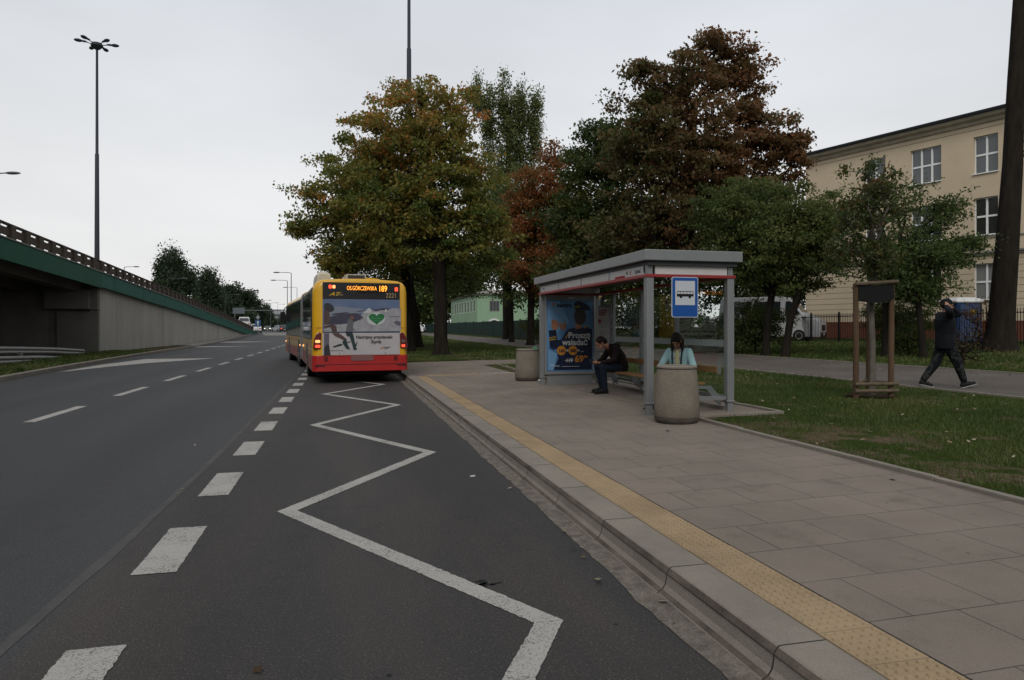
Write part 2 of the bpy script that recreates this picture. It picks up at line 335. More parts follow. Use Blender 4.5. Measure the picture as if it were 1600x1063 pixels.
def ground_mat():
    m = bpy.data.materials.new('turf_soil'); m.use_nodes = True; t = m.node_tree; b = t.nodes['Principled BSDF']; L = t.links
    tcn = t.nodes.new('ShaderNodeTexCoord')
    def noise(sc, det=5):
        n = t.nodes.new('ShaderNodeTexNoise'); n.inputs['Scale'].default_value = sc; n.inputs['Detail'].default_value = det; n.inputs['Roughness'].default_value = .65; L.new(tcn.outputs['Object'], n.inputs['Vector']); return n.outputs['Fac']
    r = t.nodes.new('ShaderNodeValToRGB'); ee = r.color_ramp.elements; ee[0].position = .3; ee[0].color = (.020,.032,.008,1); ee[1].position = .72; ee[1].color = (.042,.056,.015,1); L.new(noise(1.1), r.inputs[0])
    s = t.nodes.new('ShaderNodeValToRGB'); ee = s.color_ramp.elements; ee[0].position = .3; ee[0].color = (.055,.040,.026,1); ee[1].position = .7; ee[1].color = (.12,.092,.062,1); L.new(noise(14), s.inputs[0])
    # worn soil: noise patches, more of them next to the pavement edging (x near 5.4)
    sp = t.nodes.new('ShaderNodeSeparateXYZ'); L.new(tcn.outputs['Object'], sp.inputs[0])
    d = t.nodes.new('ShaderNodeMapRange'); d.inputs[1].default_value = 5.0; d.inputs[2].default_value = 7.2; d.inputs[3].default_value = .13; d.inputs[4].default_value = -.02; L.new(sp.outputs['X'], d.inputs[0])
    ad = t.nodes.new('ShaderNodeMath'); ad.operation = 'ADD'; L.new(noise(1.6, 6), ad.inputs[0]); L.new(d.outputs[0], ad.inputs[1])
    mr = t.nodes.new('ShaderNodeMapRange'); mr.inputs[1].default_value = .56; mr.inputs[2].default_value = .64; L.new(ad.outputs[0], mr.inputs[0])
    mxx = t.nodes.new('ShaderNodeMix'); mxx.data_type = 'RGBA'; L.new(mr.outputs[0], mxx.inputs[0]); L.new(r.outputs[0], mxx.inputs[6]); L.new(s.outputs[0], mxx.inputs[7])
    L.new(mxx.outputs[2], b.inputs['Base Color']); b.inputs['Roughness'].default_value = 1.0; b.inputs['Specular IOR Level'].default_value = .0
    bp = t.nodes.new('ShaderNodeBump'); bp.inputs['Strength'].default_value = .8; bp.inputs['Distance'].default_value = .03; L.new(noise(25), bp.inputs['Height']); L.new(bp.outputs[0], b.inputs['Normal']); return m
M['turf'] = ground_mat()

ysA = [-300, -150, -80, -40] + list(np.arange(-16, 60, 2.0)) + list(np.arange(60, 200, 5.0)) + [220, 260, 320, 400, 520, 700, 1000, 1500]
gxs = [-1500, -600, -200, -60, -30, -12, -4, 2, 4.86, 4.9, 6, 8, 10, 12, 14, 17, 20, 24, 30, 45, 60, 120, 300, 700, 1500]
sheet('ground', lambda y: gxs, ysA, lambda x, y: (gz(x, y) if x >= 4.9 else zr(y) - .16) - (0.0 if y < 400 else 0), M['turf'])
ysR = [y for y in ysA if y <= 400]
sheet('road', lambda y: list(np.linspace(lk(y) if y < 112 else -25.5, 1.80, 9)) , [y for y in ysR if y < 112] + [112.0] + [y for y in ysR if y > 112], lambda x, y: zr(y), M['asphalt'])
# lawn between the kerb and the open grass beyond the stop, and the verge on the other side
sheet('lawn', lambda y: [2.04, 3.5, 4.95], [27.6, 32, 40, 50, 60, 70, 85, 100, 130, 160, 200, 260, 400], lambda x, y: .165 + zr(y), M['turf'])
sheet('verge', lambda y: [-13.2, lk(y) - .16], [y for y in ysA if y < 60] , lambda x, y: .13 + zr(y), M['turf'])
sheet('footway', lambda y: [-13.2, lk(y) - .16], [60, 66, 73, 80, 90, 100, 108, 112], lambda x, y: .13 + zr(y), M['conc'])
sheet('pale_pavement', lambda y: [-9.5 - (y-95)*.12, -3.2], [103, 112, 118, 124, 130], lambda x, y: zr(y) + .004, M['asphalt2'])
# left kerb
def kerbline(name, pts, wdt, h, m, zf, base=-.1):
    """pts along the road-side edge; body lies on the left of the direction for positive width"""
    V = []
    for i, (x, y) in enumerate(pts):
        a = Vector(pts[max(i-1, 0)]); b = Vector(pts[min(i+1, len(pts)-1)]); d = (b-a).normalized(); nrm = Vector((-d.y, d.x))
        z = float(zf(x, y)); p = Vector((x, y)); q = p + nrm * wdt; c = p + nrm * min(.02, abs(wdt)*.2) * (1 if wdt > 0 else -1)
        V.append([(p.x, p.y, z+base), (p.x, p.y, z+h-.02), (c.x, c.y, z+h), (q.x, q.y, z+h), (q.x, q.y, z+base)])
    mb = MB(); mb.loft(V, closed=True); o = mb.build(name, m); return tag(o, None, None, None, 'structure')
kerbline('far_kerb', [(lk(y), y) for y in list(range(-16, 106, 3)) + [106, 108, 110, 111.5]] + [(-14.2, 112.6), (-15.6, 112.9), (-17.5, 112)], .16, .145, M['kerb'], lambda x, y: zr(y))
# platform: slabs, tactile strip, special bus kerb
PX = 2.33
def platz(x, y): return .150 + .018 * (x - 1.8) + zr(y)
sheet('platform', lambda y: [2.03, PX, 3.5, 4.86], [-60, -16, -8, 0, 4, 8, 12, 16, 20, 24.0, 27.3], platz, M['slab'])
sheet('platform_back', lambda y: [4.86, 5.5, 6.35], [9.2, 12, 15.9], lambda x, y: platz(x, y) + .003, M['slab'])
sheet('platform_link', lambda y: [4.86, 7, 9, 11.4], [24.0, 27.3], lambda x, y: max(platz(4.86, y), gz(x, y)) + .006, M['slab'])
V = []
for y in (-60, 0, 10, 20, 27.3):
    V.append([(1.712, y, -.1), (1.712, y, .006), (1.728, y, .020), (1.752, y, .034), (1.770, y, .060), (1.778, y, .100), (1.780, y, .122), (1.797, y, .1475), (1.806, y, .1540), (2.03, y, .1545), (2.03, y, -.1)])
mb = MB(); mb.loft(V); tag(mb.build('bus_kerb', M['kerb'], smooth=False), kind='structure')
mb = MB()
for k in range(0, 45):
    y = -15.4 + k * 1.0
    if y < 27.2: mb.loft([[(p[0]-(.0015 if p[0]<1.83 else 0), yy, p[2]+.0012) for p in V[0]] for yy in (y-.0035, y+.0035)])
tag(mb.build('kerb_joints', M['joint']), kind='structure')
M['scuff'] = mat('kerb_tyre_scuff', (.085,.071,.057), rough=.85, var=.45, vscale=3, fine=.3, fscale=60)
mb = MB(); mb.loft([[(1.7785, y, .112), (1.7782, y, .122), (1.7955, y, .1480), (1.799, y, .1480), (1.782, y, .122), (1.782, y, .112)] for y in (-60, 0, 10, 20, 27.2)]); mb.loft([[(1.7265, y, .0205), (1.7505, y, .0350), (1.7545, y, .0350), (1.7300, y, .0190)] for y in (-60, 0, 10, 20, 27.2)])  # tyre-scuffed band under the edge, then a dark line along the concave base
tag(mb.build('kerb_scuff', M['scuff']), kind='structure')
kerbline('bay_kerb', [(2.03, 27.3), (2.03, 60), (2.03, 130), (2.03, 300)], .20, .15, M['kerb'], lambda x, y: zr(y))
# gutter dirt with a ragged edge
ys = np.arange(-4, 27.2, .09); V = []
for y in ys:
    wob = .035 * mnoise.noise(Vector((y*1.3, 0, 0))) + .022 * mnoise.noise(Vector((y*6, 3, 0))) + .012*mnoise.noise(Vector((y*17, 3, 0)))
    V += [(1.585 + wob + .012 * max(0, y) * .15, y, .004), (1.66, y, .009), (1.722, y, .016)]
F = [(j*3+i, j*3+i+1, (j+1)*3+i+1, (j+1)*3+i) for j in range(len(ys)-1) for i in (0, 1)]
tag(npmesh('gutter_strip', V, F, M['gutter']), kind='structure')
# tactile strip
mb = MB()
y0 = 0.25
for k in range(-4, 74):
    y = y0 + k * .30
    if y > 19.4: break
    mb.box(2.034, PX-.004, y+.0025, y+.2975, .10, .1605 + .002 * ((k*7) % 3 - 1) * .5)
    if -.1 < y < 14:
        for i in range(6):
            for j in range(6):
                cx = 2.034 + .025 + i*.0485; cy = y + .027 + j*.049; n = 7; vs = []; fs = []
                for (r, z) in ((.0165, .1600), (.0115, .1685)):
                    for q in range(n): a = 2*math.pi*q/n; vs.append((cx+r*math.cos(a), cy+r*math.sin(a), z))
                for q in range(n): fs.append((q, (q+1) % n, (q+1) % n+n, q+n))
                fs.append(tuple(range(n, 2*n))); mb.add(vs, fs)
for k in range(6):
    mb.box(PX + .002 + k*.25, PX + .25 + k*.25 - .003, 19.42, 19.82, .10, .166 + .0045*k)
tag(mb.build('tactile_paving', M['yellow'], fix=False), kind='structure')
mb = MB(); mb.box(PX-.004, PX+.006, -4, 19.4, .1, .1612); tag(mb.build('tactile_joint', M['joint']), kind='structure')
mb = MB(); mb.box(3.85, 5.0, 19.55, 19.67, .1, .213); tag(mb.build('platform_marking', M['paint']), kind='structure')
# edging between platform and grass
def edging(name, pts, wdt=.07, h=.235):
    mb = MB()
    for (a, b) in zip(pts[:-1], pts[1:]):
        a = Vector((*a, 0)); b = Vector((*b, 0)); n = max(1, round((b-a).length)); 
        for k in range(n):
            p = a.lerp(b, k/n); q = a.lerp(b, (k+1)/n); d = (q-p).normalized()*.003; dz = random.uniform(-.004, .006)
            za = max(platz(p.x, p.y), float(gz(p.x, p.y)) if p.x > 4.9 else 0) + .035 + dz; zb = max(platz(q.x, q.y), float(gz(q.x, q.y)) if q.x > 4.9 else 0) + .035 + dz
            mb.bar((p+d) + Vector((0,0,za-.09)), (q-d) + Vector((0,0,zb-.09)), wdt, .18)
    return tag(mb.build(name, M['kerb'], bevel=.008), kind='structure')
edging('edging', [(4.90, -14), (4.90, 8.85)])
edging('edging_back', [(4.94, 9.16), (6.42, 9.16)]); edging('edging_back', [(6.38, 9.2), (6.38, 16.1)]); edging('edging_back', [(4.95, 16.1), (6.38, 16.1)])
edging('edging_far', [(5.1, 16.2), (5.3, 23.9)])
edging('edging_path', [(5.3, 23.95), (11.2, 23.95)])
# park path
sheet('path', lambda y: [11.25, 13, 15.1], list(np.arange(-16, 60, 2.0)) + list(np.arange(60, 160, 10.0)), lambda x, y: float(gz(x, y)) + .012, mat('path_paving', (.088,.076,.066), rough=.85, var=.22, vscale=.8, fine=.2, fscale=30, bump=.5, bscale=20))
for nm, xx in (('path_edge', 11.19), ('path_edge', 15.17)):
    mb = MB(); V = []
    for y in list(np.arange(-16, 60, 2.0)) + list(np.arange(60, 160, 10.0)):
        z = float(gz(xx, y)); V.append([(xx-.05, y, z-.1), (xx-.05, y, z+.04), (xx+.05, y, z+.04), (xx+.05, y, z-.1)])
    mb.loft(V); tag(mb.build(nm, M['kerb']), kind='structure')
mb = MB(); V = [(4.95,23.98),(11.2,23.98)]
# ------------------------------------------------------------------ road markings
def flat(name, polys, m, z=.004, rag=True):
    mb = MB()
    for p in polys:
        q = []
        for (x0, y0), (x1, y1) in zip(p, p[1:] + p[:1]):
            L = math.hypot(x1-x0, y1-y0); n = max(1, int(L/.022)) if rag and (y0+y1)/2 < 16 else 1; nx, ny = -(y1-y0)/max(L, 1e-6), (x1-x0)/max(L, 1e-6)
            for k in range(n):
                a = x0+(x1-x0)*k/n; b_ = y0+(y1-y0)*k/n; d = 0 if k == 0 else .007*mnoise.noise(Vector((a*31, b_*31, 0))) + .004*mnoise.noise(Vector((a*90, b_*90, 2)))
                q.append((a+nx*d, b_+ny*d))
        mb.add([(x, y, float(zr(y)) + z) for x, y in q], [tuple(range(len(q)))])
    o = mb.build(name, m, fix=False); return tag(o, kind='structure')
bay = []
for k in range(-3, 9):
    y = 4.65 + 2.035 * k; bay.append([(-1.24, y), (-.985, y), (-.985, y+1.02), (-1.24, y+1.02)])
for k in range(9, 26):
    y = 4.65 + 2.035 * k; bay.append([(-1.24, y), (-.985, y), (-.985, y+1.02), (-1.24, y+1.02)])
flat('bay_dashes', bay, M['paint'])
lane = []
for k in range(-4, 30):
    y = 12.6 + 4.47 * k; xo = -.0 if y < 60 else -(y-60)*.012
    lane.append([(-4.92+xo, y), (-4.74+xo, y), (-4.74+xo, y+2.35), (-4.92+xo, y+2.35)])
flat('lane_dashes', lane, M['paint'])
pts = []; y = -1.85; left = False
zz = [(1.03, -1.85), (-.43, .78), (1.03, 3.41), (-.43, 5.98), (1.04, 8.40), (-.40, 11.2), (1.07, 13.74), (-.37, 16.4), (1.08, 18.85), (-.37, 21.6), (1.08, 24.1), (-.37, 26.7)]
wd = .135; polys = []
off = []
for i, p in enumerate(zz):
    p = Vector(p); nrm = []
    for q in (zz[i-1] if i > 0 else None, zz[i+1] if i < len(zz)-1 else None):
        if q is None: continue
        d = (Vector(q) - p) if q is zz[min(i+1, len(zz)-1)] and i < len(zz)-1 and q == zz[i+1] else (p - Vector(q))
        d.normalize(); nrm.append(Vector((-d.y, d.x)))
    n_ = (nrm[0] + nrm[-1]).normalized(); L_ = wd/2 / max(.3, n_.dot(nrm[0])); off.append((p + n_*L_, p - n_*L_))
tips = []
for a, b in zip(off[:-1], off[1:]): polys.append([tuple(a[0]), tuple(b[0]), tuple(b[1]), tuple(a[1])])
flat('zigzag_line', polys, M['paint'])
flat('gore_stripes', [[(-9.35, 26.6), (-9.55, 31.5), (-9.2, 37.0), (-6.1, 37.2), (-8.1, 32.6), (-8.7, 30.4)],
     [(-11.7, 58.6), (-11.5, 61.6), (-7.2, 61.0), (-9.6, 59.3)], [(-11.9, 73.4), (-11.6, 77), (-6.9, 76.2), (-9.2, 74.4)]], M['paint'])
V = []; ys = np.arange(-4, 60, .5)
for y in ys:
    x = -1.40 - .18 * math.exp(-max(y-3.2, -3)/2.5) + .018*mnoise.noise(Vector((y*.7, 1, 0)))
    wv = .036 + .014 * mnoise.noise(Vector((y*1.9, 5, 0))); V += [(x-wv, y, .0025), (x+wv, y, .0025)]
tag(npmesh('sealed_seam', V, [(2*j, 2*j+1, 2*j+3, 2*j+2) for j in range(len(ys)-1)], M['seam']), kind='structure')
# tar-filled stains and small litter
def blob(cx, cy, r, sd, sx=1.0):
    p = []
    for k in range(26):
        a = 2*math.pi*k/26; rr = r*(1+.35*mnoise.noise(Vector((math.cos(a)*1.5+sd, math.sin(a)*1.5, sd))))
        p.append((cx + rr*math.cos(a)*sx, cy + rr*math.sin(a)))
    return p
flat('oil_stains', [blob(.78+.05*random.gauss(0,1.2), 4.0+.03*random.gauss(0,1.3), random.uniform(.004,.013), k, 1.8) for k in range(34)] + [blob(.20, 3.05, .012, 7), blob(-.15, 6.7, .010, 9), blob(1.35, 3.3, .010, 3)], mat('oil', (.016,.016,.016), rough=.8), .0022, False)
# grass blades
def grass(name, n, x0, x1, y0, y1, zf, hmin, hmax, wdt, m, near=True, keep=None):
    u = rng.random(n); yy = y0 + (y1-y0) * (u**1.6 if near else u); xx = x0 + (x1-x0)*rng.random(n)
    if keep is not None: k = keep(xx, yy); xx = xx[k]; yy = yy[k]
    n = len(xx)
    zz = np.array([float(zf(a, b)) for a, b in zip(xx, yy)]) if not callable(getattr(zf, 'vec', None)) else zf.vec(xx, yy)
    h = rng.uniform(hmin, hmax, n); az = rng.random(n)*2*np.pi; w_ = wdt*(1+yy/14); lean = rng.normal(0, .5, (n, 2))*h[:, None]
    dx = np.cos(az)*w_; dy = np.sin(az)*w_
    V = np.empty((n, 4, 3)); V[:,0] = np.c_[xx-dx, yy-dy, zz-.01]; V[:,1] = np.c_[xx+dx, yy+dy, zz-.01]
    V[:,2] = np.c_[xx+lean[:,0]+dx*.3, yy+lean[:,1]+dy*.3, zz+h]; V[:,3] = np.c_[xx+lean[:,0]-dx*.3, yy+lean[:,1]-dy*.3, zz+h]
    patch = np.array([mnoise.noise(Vector((a*.5, b*.5, 0))) for a, b in zip(xx, yy)])
    ti = np.clip(.5 + patch*.6 + rng.normal(0, .16, n), 0, 1)
    F = np.arange(n*4).reshape(n, 4); o = npmesh(name, V.reshape(-1, 3), F, m, tint=np.repeat(ti, 4)); return tag(o, kind='stuff')
M['blade'] = leaf_mat('grass_blades', (.027,.046,.009), (.054,.082,.016), (.115,.108,.036), trans=.25)
class GZ:
    def __call__(s, x, y): return gz(x, y)
    @staticmethod
    def vec(x, y): return gz(x, y)
def keepg(x, y):
    k = ~((x > 11.1) & (x < 15.25)); k &= ~((x < 6.8) & (y > 9.0) & (y < 16.2)); k &= ~((y > 23.9) & (y < 27.4) & (x < 11.4))
    w_ = np.array([mnoise.noise(Vector((a*1.1, b*1.1, 4))) for a, b in zip(x, y)]) + np.interp(x, [5, 6.6], [.45, -.05]) * (rng.random(len(x)) < .9)
    return k & (w_ < .40)
grass('grass', 130000, 4.96, 12, 1.5, 26, GZ(), .02, .06, .0030, M['blade'], True, keepg)
grass('grass_park', 80000, 5, 26, 14, 110, GZ(), .03, .09, .006, M['blade'], True, keepg)
class CZ:
    @staticmethod
    def vec(x, y): return np.full(len(x), .165)
grass('grass_bay', 34000, 2.1, 5, 27.7, 90, CZ(), .03, .08, .006, M['blade'])
class VZ:
    @staticmethod
    def vec(x, y): return np.full(len(x), .13)
grass('grass_verge', 22000, -13.2, -8.6, 18, 45, VZ(), .03, .14, .007, M['blade'], False, lambda x, y: x < np.array([lk(b) - .2 for b in y]))
# fallen leaves
def litter(name, pts, m, smin, smax):
    V = []; F = []; T = []
    for i, (x, y, z) in enumerate(pts):
        a = random.random()*6.28; s = random.uniform(smin, smax); c = Vector((x, y, z)); u = Vector((math.cos(a), math.sin(a), random.uniform(-.1,.3)))*s; v = Vector((-math.sin(a), math.cos(a), random.uniform(-.3,.3)))*s*.6
        V += [c-u+Vector((0,0,.004)), c+v+Vector((0,0,s*.25)), c+u+Vector((0,0,.01)), c-v+Vector((0,0,s*.2))]; F.append((4*i, 4*i+1, 4*i+2, 4*i+3)); T += [random.random()]*4
    return tag(npmesh(name, V, F, m, tint=T), kind='stuff')
M['litter'] = leaf_mat('dry_leaf', (.07,.04,.015), (.17,.12,.05), (.30,.27,.20), trans=.1)
pts = []
while len(pts) < 2000:
    x = random.uniform(5, 26); y = random.uniform(2, 40)
    z = float(gz(x, y)) + (.045 if not 11.2 < x < 15.1 else .016); pts.append((x, y, z))
pts += [(random.uniform(1.45, 1.76), random.uniform(1, 26), .016) for _ in range(26)]
pts += [(random.uniform(1.9, 4.8), random.uniform(1, 26), .20) for _ in range(22)]
pts += [(random.uniform(-8, 1.4), random.uniform(3, 30), .004) for _ in range(24)]
pts += [(random.uniform(2.2, 4.9), random.uniform(28, 48), .22) for _ in range(120)]
litter('fallen_leaves', pts, M['litter'], .014, .042)
litter('dead_leaf', [(-.355, 3.22, .004)], leaf_mat('brown_leaf', (.07,.04,.018), (.07,.04,.018), (.09,.05,.02)), .035, .036)
# ------------------------------------------------------------------ flyover ramp on the left
gt_y = [-30, 20, 31, 43.3, 64, 86, 100, 112, 118]
gt_z = [6.9, 5.50, 5.05, 4.54, 3.60, 2.45, 1.65, .98, .72]
def gt(y): return float(np.interp(y, gt_y, gt_z))
M['green'] = mat('green_beam_paint', (.008,.072,.042), rough=.6, var=.12, vscale=1.2)
M['green2'] = mat('green_panel_paint', (.018,.095,.070), rough=.6, var=.12, vscale=1.2)
M['rust'] = mat('weathered_rail', (.085,.066,.052), rough=.85, var=.25, vscale=3)
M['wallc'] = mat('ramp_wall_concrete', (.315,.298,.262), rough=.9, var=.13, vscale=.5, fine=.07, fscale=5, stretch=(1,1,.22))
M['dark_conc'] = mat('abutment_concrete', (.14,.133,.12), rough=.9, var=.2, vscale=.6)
fly = empty('flyover', (-13, 43, 0), 0, 'concrete flyover ramp with a green edge beam sloping down to the road', 'bridge')
FO = Matrix.Translation(Vector((13, -43, 0)))
def fb(mb, name, m, par=None, **k):
    mb.v = [tuple(FO @ Vector(p)) for p in mb.v] if par is None or par is fly else mb.v
    return mb.build(name, m, par or fly, **k)
XW = -13.12; XR = -25.0
def strip(x0, x1, ys, z0f, z1f, mb=None, mi=0):
    mb = mb or MB(); mb.loft([[(x0, y, z0f(y)), (x1, y, z0f(y)), (x1, y, z1f(y)), (x0, y, z1f(y))] for y in ys], mi); return mb
yb = [-30, 20, 31, 43.3]; yr = [43.3, 64, 86, 100, 112, 118]
fb(strip(-12.92, -12.80, [-30, 20, 31, 42.7], lambda y: gt(y)-.86, gt), 'edge_beam', M['green'])
mb = MB(); cuts = [42.74, 45.0, 51.0, 57.0, 63.0, 69.0, 75.0, 81.0, 87.0, 93.0, 99.0, 105.0, 111.0, 117.0]
for a, b in zip(cuts[:-1], cuts[1:]): strip(-12.92, -12.82 + .004*(int(a) % 2), [a, b-.05], lambda y: gt(y)-.80, gt, mb)
fb(mb, 'edge_panel', M['green2'])
fb(strip(-12.97, -12.76, [-30, 20, 31, 43.3, 64, 86, 100, 112, 117], lambda y: gt(y)+.002, lambda y: gt(y)+.05), 'edge_cap', M['galv'])
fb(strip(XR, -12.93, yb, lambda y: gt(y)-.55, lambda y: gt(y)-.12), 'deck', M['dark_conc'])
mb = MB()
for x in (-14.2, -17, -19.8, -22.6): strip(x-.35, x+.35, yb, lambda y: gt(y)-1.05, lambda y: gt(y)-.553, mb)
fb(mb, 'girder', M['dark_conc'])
# retaining wall with panel joints, recessed a little under the beam
mb = MB()
cuts = [43.3, 46.3, 47.3] + [51.5 + 6*k for k in range(11)]
cuts = [c for c in cuts if c < 116] + [117]
for i, (a, b) in enumerate(zip(cuts[:-1], cuts[1:])):
    dx = .0 if i % 2 else .018
    strip(XW-.5, XW+dx + (.03 if i in (1,) else 0), [a+.010, b-.010], lambda y: float(zr(y))-.3, lambda y: max(gt(y)-.30, float(zr(y))-.2), mb)
fb(mb, 'retaining_wall', M['wallc'])
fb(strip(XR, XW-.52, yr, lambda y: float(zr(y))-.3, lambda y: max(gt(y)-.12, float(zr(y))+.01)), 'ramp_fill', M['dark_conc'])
mb = MB(); strip(XW-.02, XW-.004, [43.31, 117], lambda y: float(zr(y))-.3, lambda y: max(gt(y)-.4, float(zr(y))-.2), mb); fb(mb, 'wall_joint', M['joint'])
# abutment: bearing block over a slot, lower wall with a dark gap
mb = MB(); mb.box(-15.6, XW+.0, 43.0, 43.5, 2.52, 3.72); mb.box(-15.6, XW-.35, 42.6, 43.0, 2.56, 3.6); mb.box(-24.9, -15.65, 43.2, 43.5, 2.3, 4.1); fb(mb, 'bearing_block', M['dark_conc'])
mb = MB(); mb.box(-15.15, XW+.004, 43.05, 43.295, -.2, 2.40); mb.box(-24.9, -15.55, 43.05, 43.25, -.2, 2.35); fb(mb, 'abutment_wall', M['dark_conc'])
mb = MB(); mb.box(XR-.3, XR, -30, 43, -.2, 4.4); fb(mb, 'back_wall', M['dark_conc'])  # added unseen wall shutting the open far side so the underpass stays dark
# parapet: posts, thin top rail, beam between
mb = MB(); mr_ = MB(); mt = MB()
y = 24.0
while y < 112:
    z = gt(y); mb = MB(); mb.box(-13.04, -12.84, y-.20, y+.20, z+.04, z+.60); y += 1.36; fb(mb, 'parapet_post', M['rust'])
strip(-13.0, -12.92, [24, 31, 43.3, 64, 86, 100, 112], lambda y: gt(y)+.19, lambda y: gt(y)+.49, mr_); fb(mr_, 'guard_beam', M['rust'])
strip(-13.03, -12.86, [24, 31, 43.3, 64, 86, 100, 112], lambda y: gt(y)+.605, lambda y: gt(y)+.67, mt); fb(mt, 'top_rail', M['rust'])
def _rail2():
    q = MB(); strip(-24.9, -24.8, [-10, 31, 43.3, 64, 86, 100, 112], lambda y: gt(y)+.2, lambda y: gt(y)+.6, q); fb(q, 'far_parapet', M['rust'])
_rail2()
# ------------------------------------------------------------------ steel guardrail on the verge
gr = empty('guardrail', (-11.5, 26, 0), 0, 'galvanised two-beam guardrail dipping to the ground in front of the flyover', 'guardrail')
def wrail(mb, p, q, h0, h1, dep=.05):
    p = Vector(p); q = Vector(q); d = (q-p).normalized(); nrm = Vector((d.y, -d.x, 0))
    prof = [(0, 0), (dep, .06), (dep, .10), (.01, .155), (dep, .21), (dep, .25), (0, .31)]
    A = [p + nrm*a + Vector((0,0,h0-.31+b)) for a, b in prof]; B = [q + nrm*a + Vector((0,0,h1-.31+b)) for a, b in prof]
    A += [v - nrm*.012 for v in reversed(A)]; B += [v - nrm*.012 for v in reversed(B)]; mb.loft([A, B])
GO = (11.5, -26, 0)
mb = MB(); P = [(-11.0, 4), (-11.7, 23.2), (-12.1, 26.3), (-12.75, 33), (-12.95, 36.5), (-13.0, 40.5)]; H = [.82, .82, .82, .62, .50, .30]
for i in range(len(P)-1): wrail(mb, (*P[i], .1), (*P[i+1], .1), H[i], H[i+1])
mb.v = [(x+11.5, y-26, z) for x, y, z in mb.v]; mb.build('guard_beam', M['galv'], gr)
mb = MB(); P = [(-10.7, 4), (-11.2, 23.2), (-11.7, 26.8), (-12.3, 33), (-12.5, 36.5)]; H = [.45, .45, .45, .25, .08]
for i in range(len(P)-1): wrail(mb, (*P[i], .1), (*P[i+1], .1), H[i], H[i+1])
mb.v = [(x+11.5, y-26, z) for x, y, z in mb.v]; mb.build('guard_beam', M['galv'], gr)
for (x, y) in ((-11.25, 12), (-11.4, 16), (-11.5, 20), (-11.75, 24), (-12.05, 27.6), (-12.35, 31.5)):
    mb = MB(); mb.box(-.06, .06, -.05, .05, -.1, .78 if y < 28 else .55); o = mb.build('post', M['galv'], gr, bevel=.008); o.location = (x+11.5, y-26, 0)
# ------------------------------------------------------------------ light masts and lamps
M['pole'] = mat('dark_pole_paint', (.038,.042,.052), rough=.6)
M['lampgrey'] = mat('lamp_grey', (.10,.105,.11), rough=.5)
CS, SN = math.cos(R(13.77)), math.sin(R(13.77))
def px(u, Z, v=None):
    """world x, y (and z) of the point seen at photo pixel u, v at camera depth Z"""
    X = (u-800)/1089*Z; p = (X*CS + Z*SN, Z*CS - X*SN); return p if v is None else (*p, 1.5 + (513-v)/1089*Z)
def mast(x, y, h, label, r0=.28):
    r = empty('light_mast', (x, y, 0), 0, label, 'light mast', 'tall light masts')
    mb = MB(); s = r0/.28; mb.tube([(0,0,0), (0,0,h*.28), (0,0,h*.62), (0,0,h*.622), (0,0,h-1)], [r0, r0*.9, r0*.72, r0*.55, r0*.42], 12); mb.build('pole', M['pole'], r, smooth=True)
    mb = MB(); mb.tube([(0,0,h-1.1),(0,0,h-.75),(0,0,h-.45)], [.25, .62, .5], 14); mb.build('head_frame', M['pole'], r, smooth=True)
    for k in range(6):
        a = R(12 + 60*k + (6 if k % 2 else -8)); c, s_ = math.cos(a), math.sin(a)
        mb = MB(); mb.tube([(c*.5, s_*.5, h-.6), (c*1.2, s_*1.2, h-.5)], [.05, .04], 6); mb.build('arm', M['pole'], r)
        mb = MB(); mb.sphere((c*1.72, s_*1.72, h-.48), 1, 12, sc=(.42, .24, .17), M=Matrix.Rotation(a, 3, 'Z')); mb.sphere((c*1.22, s_*1.22, h-.48), 1, 10, sc=(.34, .13, .11), M=Matrix.Rotation(a, 3, 'Z')); mb.build('floodlight', M['pole'], r, smooth=True)
    return r
mast(*px(151.5, 75), 32.6, 'tall dark light mast rising behind the flyover ramp')
mast(4.25, 45.3, 31.5, 'tall dark light mast rising through the crown of the roadside oak', .20)
def lamp(x, y, z0, h, arm, az, label, double=False, thick=1.0):
    r = empty('street_lamp', (x, y, z0), az, label, 'street lamp', 'street lamps along the road')
    mb = MB(); mb.tube([(0,0,0),(0,0,h*.35),(0,0,h*.36),(0,0,h)], [.11*thick, .10*thick, .075*thick, .055*thick], 8); mb.build('pole', M['lampgrey'], r, smooth=True)
    for s in ((1, -1) if double else (1,)):
        mb = MB(); mb.tube([(0,0,h-.05),(0,s*.25,h+.08),(0,s*arm,h+.1)], [.05*thick,.045*thick,.04*thick], 6); mb.build('arm', M['lampgrey'], r)
        mb = MB(); mb.sphere((0, s*(arm+.45), h+.1), 1, 10, sc=(.2*thick,.55,.10*thick)); mb.build('lamp_head', M['lampgrey'], r, smooth=True)
    return r
